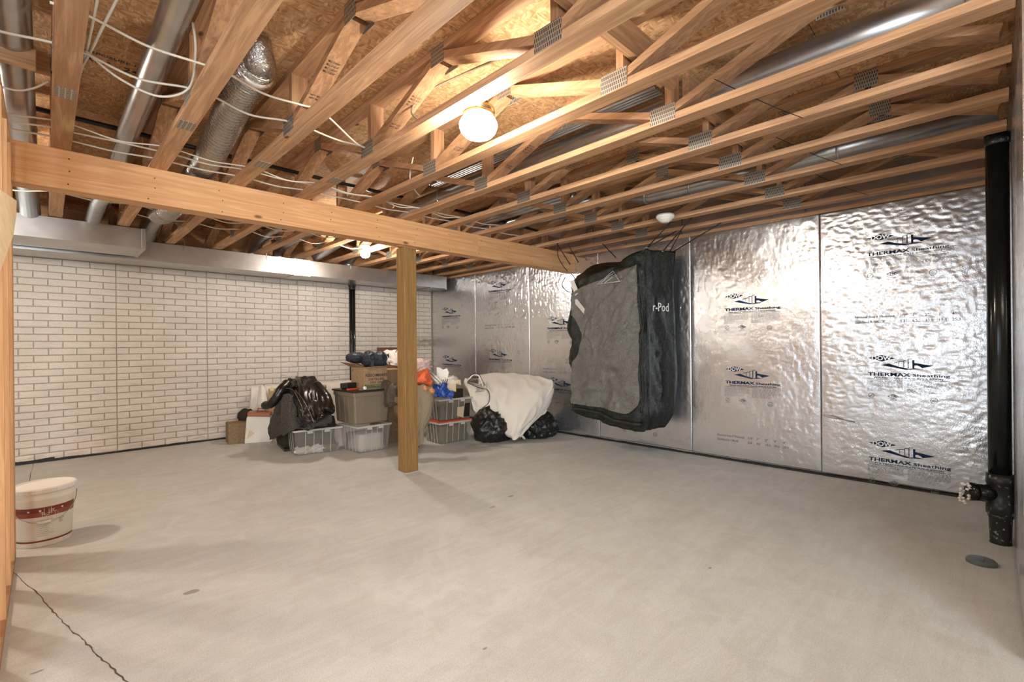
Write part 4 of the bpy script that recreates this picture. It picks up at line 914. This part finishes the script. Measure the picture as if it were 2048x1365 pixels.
obj('body', patch(rows, 80, 60, .014, jf), LEATHER, t, True)
sl = spline([W(575, 768, 5.55), W(563, 780, 5.45), W(552, 797, 5.42), W(542, 808, 5.42), W(529, 812, 5.46)], 7)
bm = B(); tube(bm, sl, [.058-.0004*k+.007*noise.noise(Vector((k*.45, 0, 0))) for k in range(len(sl))], 16); obj('sleeve', bm, LEATHER, t, True)
sl = spline([W(632, 772, 5.5), W(646, 788, 5.38), W(655, 806, 5.3), W(652, 822, 5.24)], 8)
bm = B(); tube(bm, sl, [.06+.007*noise.noise(Vector((k*.4, 5, 0))) for k in range(len(sl))], 16); obj('sleeve', bm, LEATHER, t, True)
rows = [[W(574, 772, 5.52), W(588, 762, 5.50), W(604, 770, 5.5)], [W(580, 780, 5.45), W(590, 772, 5.40), W(604, 778, 5.42)]]
obj('collar', patch(rows, 14, 6, .02, folds(.008, 3, 1, 3)), LEATHER, t, True)
for pts in ([W(572, 777, 5.36), W(585, 780, 5.30), W(596, 797, 5.2), W(604, 815, 5.15), W(606, 832, 5.1)], [W(592, 782, 5.32), W(606, 800, 5.17), W(618, 822, 5.09), W(628, 845, 5.06)]):
    bm = B(); tube(bm, spline(pts, 6), .002, 6); obj('zip', bm, STEEL, t, True)  # zip lines; their bright steel also stands in for highlights along the leather edges
t = tag(obj('coat_hanger', tube(B(), spline([W(562, 768, 5.6), W(560, 757, 5.6), W(566, 751, 5.6), W(572, 753, 5.6), W(573, 760, 5.58), W(590, 766, 5.55)], 6), .003, 6), STEEL, None, True), 'wire coat hanger hook sticking out of the leather jacket collar', 'hanger')

# clear bin, tote, gin box
t = clearbin('storage_bin', (2.53, 5.045), .02, .36, .40, .001, .31, 'clear bin with latches under the taupe tote')
bm = B(); rbox(bm, (2.56, 5.08), .02, .30, .33, .008, .20); bmesh.ops.subdivide_edges(bm, edges=bm.edges, cuts=4, use_grid_fill=True)
for v_ in bm.verts: v_.co += Vector((noise.noise(v_.co*11), noise.noise(v_.co*11+Vector((3, 0, 0))), max(0, noise.noise(v_.co*11+Vector((0, 7, 0))))))*.02
tag(obj('white_linens', bm, WHITEF, None, True), 'pale folded linens inside the clear bin under the tote', 'linens')
t = root('tote', (2.7, 5.25, .33), 'large taupe plastic tote with dark lid stacked on the clear bin', 'storage bin')
o, ex, ey = frame((2.475, 5.03), .02)
bm = B(); rbox(bm, (2.475, 5.03), .02, .41, .46, .333, .66, .45, .50); obj('body', bm, TOTE, t, bev=.018)
bm = B(); rbox(bm, (2.448, 5.003), .02, .464, .514, .645, .70); obj('upper_band', bm, TOTE, t, bev=.012)
for k in (.28, .5, .78):
    for (p, q, nr, L_) in ((o, ex, -ey, .41), (o, ey, -ex, .46)):
        bm = B(); b0 = p+q*(L_*k); bar(bm, Vector((b0.x, b0.y, .35))+nr*.002, Vector((b0.x, b0.y, .645))+nr*.02, .012, .006, q); obj('rib', bm, TOTE, t)
bm = B(); rbox(bm, (2.436, 4.992), .02, .488, .538, .70, .722); obj('lid', bm, TOTELID, t, bev=.008)
t = root('cardboard_box', (2.75, 5.3, .72), 'open tan liquor carton with green stripe and lettering on the tote', 'box')
gx, gy, gw, gd, z0, z1 = 2.60, 5.06, .30, .32, .7225, .975
th = .005
for a, b_ in (((gx, gy, z0), (gx+gw, gy+th, z1)), ((gx, gy+gd-th, z0), (gx+gw, gy+gd, z1)), ((gx, gy+th, z0), (gx+th, gy+gd-th, z1)), ((gx+gw-th, gy+th, z0), (gx+gw, gy+gd-th, z1))):
    bm = B(); box(bm, a, b_); obj('side_panel', bm, CARD, t)
bm = B(); box(bm, (gx+th, gy+th, z0), (gx+gw-th, gy+gd-th, z0+.005)); obj('bottom_panel', bm, CARD, t)
for q in ([(gx, gy, z1), (gx, gy+gd, z1), (gx-.12, gy+gd+.02, z1+.06), (gx-.12, gy-.02, z1+.05)], [(gx, gy, z1), (gx+gw, gy, z1), (gx+gw+.03, gy-.12, z1+.015), (gx+.05, gy-.10, z1+.01)], [(gx+gw, gy, z1), (gx+gw, gy+gd, z1), (gx+gw+.12, gy+gd, z1+.0), (gx+gw+.12, gy, z1-.01)], [(gx, gy+gd, z1), (gx+gw, gy+gd, z1), (gx+gw, gy+gd+.1, z1+.06), (gx, gy+gd+.1, z1+.06)]):
    bm = B(); slab(bm, q, (0, 0, .004)); obj('flap', bm, CARD, t)
bm = B(); fy = gy-.0015
for s, sz, zz, wd in (("FLEISCHMANN'S", .048, z0+.145, .275), ('DISTILLED', .036, z0+.103, .20), ('DRY GIN', .032, z0+.066, .155)): text_bm(bm, s, sz, (gx+.155-wd/2, fy, zz), X_, Z_, .02, width=wd)
obj('printed_name', bm, BLK, t, recalc=False)
bm = B(); slab(bm, [(gx+.01, fy+.0012, z0+.01), (gx+gw-.03, fy+.0012, z0+.01), (gx+gw-.03, fy+.0012, z0+.055), (gx+.01, fy+.0012, z0+.055)], (0, -.0008, 0)); obj('green_stripe', bm, GREEN, t)
bm = B(); text_bm(bm, "FLEISCHMANN'S", .026, (gx+.025, fy-.0005, z0+.033), X_, Z_, .01, width=.22); text_bm(bm, 'DISTILLED DRY GIN', .015, (gx+.04, fy-.0005, z0+.016), X_, Z_, .0, width=.19); obj('printed_name', bm, CARD, t, recalc=False)
bm = B()
for s, sz, yy, zz, wd in (('12/1', .022, .29, .205, .03), ('UP', .02, .18, .13, .03), ('HANDLE WITH CARE', .017, .30, .062, .17), ('THIS SIDE UP', .017, .28, .040, .14)): text_bm(bm, s, sz, (gx-.0012, gy+yy, z0+zz), -Y_, Z_, .01, width=wd)
obj('printed_text', bm, BLK, t, recalc=False)
t = root('puffy_jacket', (2.75, 5.3, .98), 'navy puffy jacket rolled up on top of the liquor carton', 'jacket')
for c_, r_, sd in (((2.66, 5.34, 1.085), (.13, .085, .062), 1), ((2.75, 5.22, 1.065), (.085, .09, .092), 2), ((2.86, 5.16, 1.06), (.085, .09, .095), 3)):
    obj('roll', blob(c_, r_, .14, 3.2, sd, 4, crease=.7), NAVY, t, True)
bm = B(); slab(bm, [W(742, 722, 5.26), W(749, 721, 5.26), W(747, 733, 5.24), W(741, 735, 5.24)], (0, -.004, 0)); obj('hanging_tab', bm, NAVY, t)
# clutter on the tote lid in front of the carton
bm = B(); q = W(672, 776, 5.32); rbox(bm, (2.45, 5.16), .5, .17, .10, .745, .80); tag(obj('storage_case', bm, DARKPL, bev=.006), 'small black dotted case lying on the tote left of the carton', 'case')
bm = B(); rbox(bm, (2.44, 5.10), .2, .15, .05, .7225, .744); tag(obj('red_tool', bm, REDPL, bev=.006), 'small red tool lying on the front of the tote lid', 'tool')
bm = B(); rbox(bm, (2.47, 5.18), .35, .15, .11, .7225, .7445); tag(obj('black_folder', bm, DARKPL, bev=.004), 'flat black folder under the dotted case on the tote', 'folder')
bm = B(); rbox(bm, (2.52, 5.02), -.1, .20, .03, .7225, .745); tag(obj('flat_carton', bm, CARD2, bev=.003), 'flat cardboard strip on the tote lid in front of the carton', 'box')
bm = B(); lathe(bm, [(.020, 0), (.020, .012), (.012, .016)], (0, 0, 0), 18); bmesh.ops.rotate(bm, verts=bm.verts, cent=(0, 0, 0), matrix=Matrix.Rotation(1.2, 3, 'X')); bmesh.ops.translate(bm, verts=bm.verts, vec=(2.58, 5.005, .745)); tag(obj('round_dial', bm, WHITEPL), 'small white round dial on the front of tote lid', 'gauge')

# cartons, canvas and clothes behind the post
bm = B(); rbox(bm, (3.05, 5.35), .05, .40, .40, .001, .52); tag(obj('cardboard_box', bm, CARD2, bev=.004), 'brown carton on the floor behind the wooden post', 'box')
bm = B(); rbox(bm, (3.02, 5.40), .08, .42, .38, .522, .92); tag(obj('cardboard_box', bm, CARD, bev=.004), 'upper carton behind the wooden post', 'box')
rows = [[W(768, 760, 5.62), W(785, 766, 5.5), W(800, 772, 5.45)], [W(764, 795, 5.6), W(780, 792, 5.42), W(800, 795, 5.38)], [W(770, 816, 5.6), W(784, 813, 5.45), W(800, 810, 5.4)]]
tag(obj('nylon_bag', patch(rows, 30, 26, .05, folds(.03, 4, 3, 7, .8)), TAUPE, None, True), 'taupe nylon bag squeezed between the tote and wooden post', 'bag')
bm = B(); slab(bm, [F(784, 868), F(806, 874), W(806, 795, 5.25), W(790, 795, 5.25)], (.004, .012, 0)); tag(obj('cardboard_sheet', bm, CARD, None), 'brown cardboard sheet leaning left of the wooden post', 'cardboard')
rows = [[W(815, 776, 5.35), W(838, 772, 5.3), W(858, 776, 5.3), W(870, 785, 5.36)], [W(812, 800, 5.28), W(838, 800, 5.2), W(858, 802, 5.2), W(868, 808, 5.28)], [W(812, 832, 5.22), W(836, 834, 5.12), W(852, 838, 5.14), W(860, 840, 5.22)], [W(818, 862, 5.16), W(832, 866, 5.04), W(842, 862, 5.08), W(852, 856, 5.16)], [W(822, 884, 5.1), W(834, 892, 4.96), W(840, 891, 4.98), W(846, 872, 5.1)]]
tag(obj('canvas_trousers', patch(rows, 36, 46, .03, folds(.018, 3.5, 1.6, 11, .6)), CANVAS, None, True), 'tan canvas trousers hanging to the floor right of the wooden post', 'clothing')
rows = [[W(764, 708, 5.9), W(782, 701, 5.8), W(808, 700, 5.75), W(830, 712, 5.8)], [W(766, 720, 5.75), W(784, 716, 5.62), W(808, 716, 5.6), W(830, 724, 5.65)], [W(768, 728, 5.7), W(786, 731, 5.58), W(808, 733, 5.56), W(828, 735, 5.6)]]
tag(obj('printed_blanket', patch(rows, 36, 24, .06, folds(.02, 4, 2, 41, .8)), SKULL, None, True), 'white and black printed cloth behind the wooden post top of heap', 'cloth')
bm = B(); box(bm, (3.82, 6.955, 0), (4.25, 6.985, 1.20)); t = tag(obj('wooden_shelf_board', bm, REDBR, None), 'reddish-brown board standing on end behind the navy jacket', 'board')
bm = blob(W(838, 733, 5.72), (.13, .10, .075), .35, 3, 8, 4, crease=.7); tag(obj('pink_cloth', bm, PINK, None, True), 'pale pink cloth on top of the orange cloth', 'cloth')
rows = [[W(824, 744, 5.7), W(842, 738, 5.66), W(858, 744, 5.66)], [W(824, 758, 5.62), W(846, 756, 5.54), W(864, 762, 5.58)], [W(824, 768, 5.58), W(846, 766, 5.5), W(864, 767, 5.54)]]
tag(obj('orange_garment', patch(rows, 30, 22, .06, folds(.02, 4, 2.5, 13, .8)), ORANGE, None, True), 'bright orange cloth bundle right of the wooden post', 'clothing')
for (u, v, r_, lb) in ((851, 778, .030, 'left copper-orange ball ornament on the canvas trousers'), (864, 783, .034, 'right copper-orange ball ornament on the canvas trousers')):
    p = W(u, v, 5.28); bm = B(); lathe(bm, [(.002, -r_), (r_*.5, -r_*.86), (r_*.87, -r_*.5), (r_, 0), (r_*.87, r_*.5), (r_*.5, r_*.86), (.006, r_), (.006, r_+.008), (.002, r_+.008)], p, 18); tag(obj('ornament', bm, COPPER, None, True), lb, 'ornament', 'copper ball ornaments')
bm = B(); tube(bm, [W(858, 748, 5.72), W(878, 768, 5.6)], .014, 8); tube(bm, [W(862, 745, 5.74), W(884, 766, 5.62)], .014, 8); tag(obj('white_straps', bm, WHITEF, None, True), 'two white straps slanting between orange cloth and white carton', 'strap')

# right-hand stack of clear bins
c0 = (3.465, 4.785)
t = clearbin('storage_bin', c0, -.06, .44, .33, .001, .265, 'olive-filled lower bin with red lid, right of the post', CLEAR2, CLEARRIM)
bm = B(); rbox(bm, (3.44, 4.76), -.06, .492, .382, .255, .285); bl = obj('red_lid', bm, REDLID, t, bev=.008); bl['label'] = 'red snap-on lid'
bm = B(); rbox(bm, (3.48, 4.80), -.06, .41, .30, .008, .21); bmesh.ops.subdivide_edges(bm, edges=bm.edges, cuts=5, use_grid_fill=True)
for v_ in bm.verts: v_.co += Vector((noise.noise(v_.co*10), noise.noise(v_.co*10+Vector((3, 0, 0))), noise.noise(v_.co*10+Vector((0, 7, 0)))))*.02
tag(obj('olive_clothes', bm, OLIVE, None, True), 'olive cloth stuffed inside the lower bin with red lid', 'clothing')
t = clearbin('storage_bin', c0, -.06, .44, .33, .287, .27, 'open clear bin stacked on the red-lidded bin', CLEAR2, CLEARRIM)
bm = B(); rbox(bm, (3.49, 4.81), -.06, .38, .27, .295, .49); bmesh.ops.subdivide_edges(bm, edges=bm.edges, cuts=4, use_grid_fill=True)
for v_ in bm.verts: v_.co += Vector((noise.noise(v_.co*10), noise.noise(v_.co*10+Vector((3, 0, 0))), noise.noise(v_.co*10+Vector((0, 7, 0)))))*.015
tag(obj('grey_clothes', bm, TAUPE, None, True), 'greyish clothes packed inside the open upper clear bin', 'clothing')
bm = B(); slab(bm, [(3.70, 4.745, .44), (3.80, 4.738, .445), (3.795, 4.748, .30), (3.70, 4.752, .33)], (0, -.003, 0)); tag(obj('manila_sheet', bm, MANILA, None), 'manila card taped to the front of the upper clear bin', 'paper')
bm = B(); slab(bm, [(3.815, 4.735, .48), (3.895, 4.73, .485), (3.89, 4.74, .31), (3.80, 4.745, .315)], (0, -.003, 0)); tag(obj('clear_sleeve', bm, DARKPL, None), 'dark framed pouch at right on the front of the upper clear bin', 'pouch')
rows = [[W(868, 772, 5.7), W(885, 770, 5.64), W(902, 780, 5.66)], [W(868, 786, 5.62), W(886, 782, 5.54), W(905, 787, 5.6)], [W(868, 794, 5.6), W(888, 795, 5.52), W(898, 796, 5.58)]]
tag(obj('blue_jacket', patch(rows, 28, 18, .05, folds(.03, 5, 2.5, 17, .9)), BLUEF, None, True), 'bright blue nylon jacket spilling over the upper clear bin', 'jacket')
t = root('small_carton', W(895, 775, 5.68), 'open white printed carton lying on the blue jacket', 'box')
o0 = W(872, 765, 5.7)
for pts, m_ in (([W(874, 757, 5.72), W(890, 755, 5.70), W(893, 770, 5.66), W(871, 769, 5.68)], PAPER), ([W(893, 770, 5.64), W(912, 768, 5.64), W(912, 784, 5.62), W(893, 780, 5.62)], MANILA), ([W(890, 757, 5.76), W(908, 760, 5.78), W(912, 768, 5.7), W(893, 770, 5.68)], PAPER), ([W(908, 762, 5.70), W(921, 760, 5.68), W(922, 771, 5.66), W(912, 768, 5.65)], MANILA)):
    bm = B(); slab(bm, pts, _fw*.02); obj('panel', bm, m_, t)
bm = B()
for k in range(4):
    a_, b_ = W(880+k*4, 768-k*.4, 5.655), W(884+k*4, 760-k*.4, 5.675); bar(bm, a_, b_, .008, .002, _R)
obj('printed_marks', bm, BLK, t)
bm = B(); slab(bm, [W(873, 735, 5.85), W(880, 736, 5.84), W(886, 740, 5.83), W(894, 737, 5.82), W(898, 746, 5.80), W(895, 757, 5.78), W(884, 759, 5.78), W(873, 754, 5.80)], _fw*.03); tag(obj('white_bracket', bm, WHITEPL, bev=.006), 'white curved plastic panel standing at the top of the heap', 'panel')
bm = blob(W(903, 759, 5.85), (.075, .06, .04), .35, 3, 23, 3, crease=.7); tag(obj('white_rag', bm, WHITEF, None, True), 'white crumpled rag behind the printed carton', 'cloth')
bm = B(); rbox(bm, (3.80, 4.88), -.1, .10, .10, .50, .655); tag(obj('dark_box', bm, DARKF, bev=.006), 'small dark brown box at right of the upper clear bin', 'box')

# garbage bags and white mattress
bm = blob((4.10, 4.52, .17), (.25, .22, .235), .20, 1.7, 31, 5, zmin=.002, crease=.7, fine=.12); tag(obj('garbage_bag', bm, GARB, None, True), 'shiny black garbage bag left of the white bedding', 'bag')
bm = blob((4.68, 4.26, .12), (.28, .20, .20), .22, 1.7, 37, 5, zmin=.002, crease=.7, fine=.12); tag(obj('garbage_bag', bm, GARB, None, True), 'shiny black garbage bag right of the white bedding by foil wall', 'bag')
t = root('folded_bedding', (4.4, 4.7, .2), 'large folded white bedding heaped against the foil wall', 'bedding')
rows = [[W(930, 756, 6.55), W(975, 749, 6.75), W(1020, 747, 6.75), W(1065, 752, 6.55), W(1104, 761, 6.30)],
        [W(936, 778, 6.35), W(980, 772, 6.35), W(1025, 772, 6.32), W(1070, 776, 6.2), W(1106, 773, 6.22)],
        [W(942, 798, 6.2), W(980, 800, 6.12), W(1022, 802, 6.08), W(1064, 800, 6.06), W(1094, 795, 6.14)],
        [W(952, 822, 6.15), W(985, 830, 6.02), W(1020, 838, 5.94), W(1052, 832, 5.94), W(1078, 820, 6.04)],
        [W(968, 836, 6.12), W(992, 848, 6.0), W(1018, 866, 5.90), W(1036, 862, 5.88), W(1058, 842, 5.98)],
        [W(996, 850, 6.12), W(1006, 862, 6.02), W(1022, 878, 5.90), W(1032, 879, 5.87), W(1046, 860, 5.98)]]
obj('quilt', patch(rows, 80, 60, .13, folds(.022, 2.6, 1.8, 19, .8)), WHITEF, t, True)
rows = [[W(1098, 770, 6.26), W(1084, 800, 6.14), W(1060, 832, 6.0), W(1036, 872, 5.9)], [W(1106, 778, 6.24), W(1094, 806, 6.12), W(1068, 838, 5.98), W(1040, 874, 5.89)], [W(1105, 788, 6.28), W(1098, 812, 6.16), W(1072, 842, 6.02), W(1042, 872, 5.92)]]
obj('fold_edge', patch(rows, 50, 14, .07, folds(.012, 2, 2, 29, .5)), WHITEF, t, True)
rows = [[W(1060, 815, 6.1), W(1085, 808, 6.14)], [W(1058, 838, 6.02), W(1094, 820, 6.12)], [W(1048, 850, 6.0), W(1090, 828, 6.1)]]
obj('flap', patch(rows, 14, 14, .03, folds(.006, 2, 2, 3)), WHITEF, t, True)
t = root('clothes_iron', W(948, 766, 6.3), 'white clothes iron with cord lying on the white bedding', 'iron')
bm = B(); slab(bm, [W(934, 768, 6.22), W(946, 756, 6.35), W(958, 757, 6.38), W(957, 773, 6.2)], Vector((0, 0, .03))); obj('sole', bm, STEEL, t, bev=.005)
bm = B(); tube(bm, spline([W(938, 762, 6.28), W(944, 752, 6.30), W(956, 751, 6.34), W(962, 762, 6.28), W(966, 774, 6.16)], 6), .008, 10); obj('handle', bm, WHITEPL, t, True)
bm = B(); tube(bm, spline([W(936, 765, 6.2), W(948, 772, 6.15), W(962, 777, 6.12), W(974, 780, 6.10), W(979, 790, 6.05), W(977, 806, 5.98), W(966, 816, 5.95)], 7), .005, 6); tube(bm, spline([W(934, 758, 6.35), W(944, 750, 6.4), W(956, 748, 6.4), W(964, 760, 6.25), W(970, 772, 6.15)], 7), .004, 6); obj('cord', bm, DARKPL, t, True)
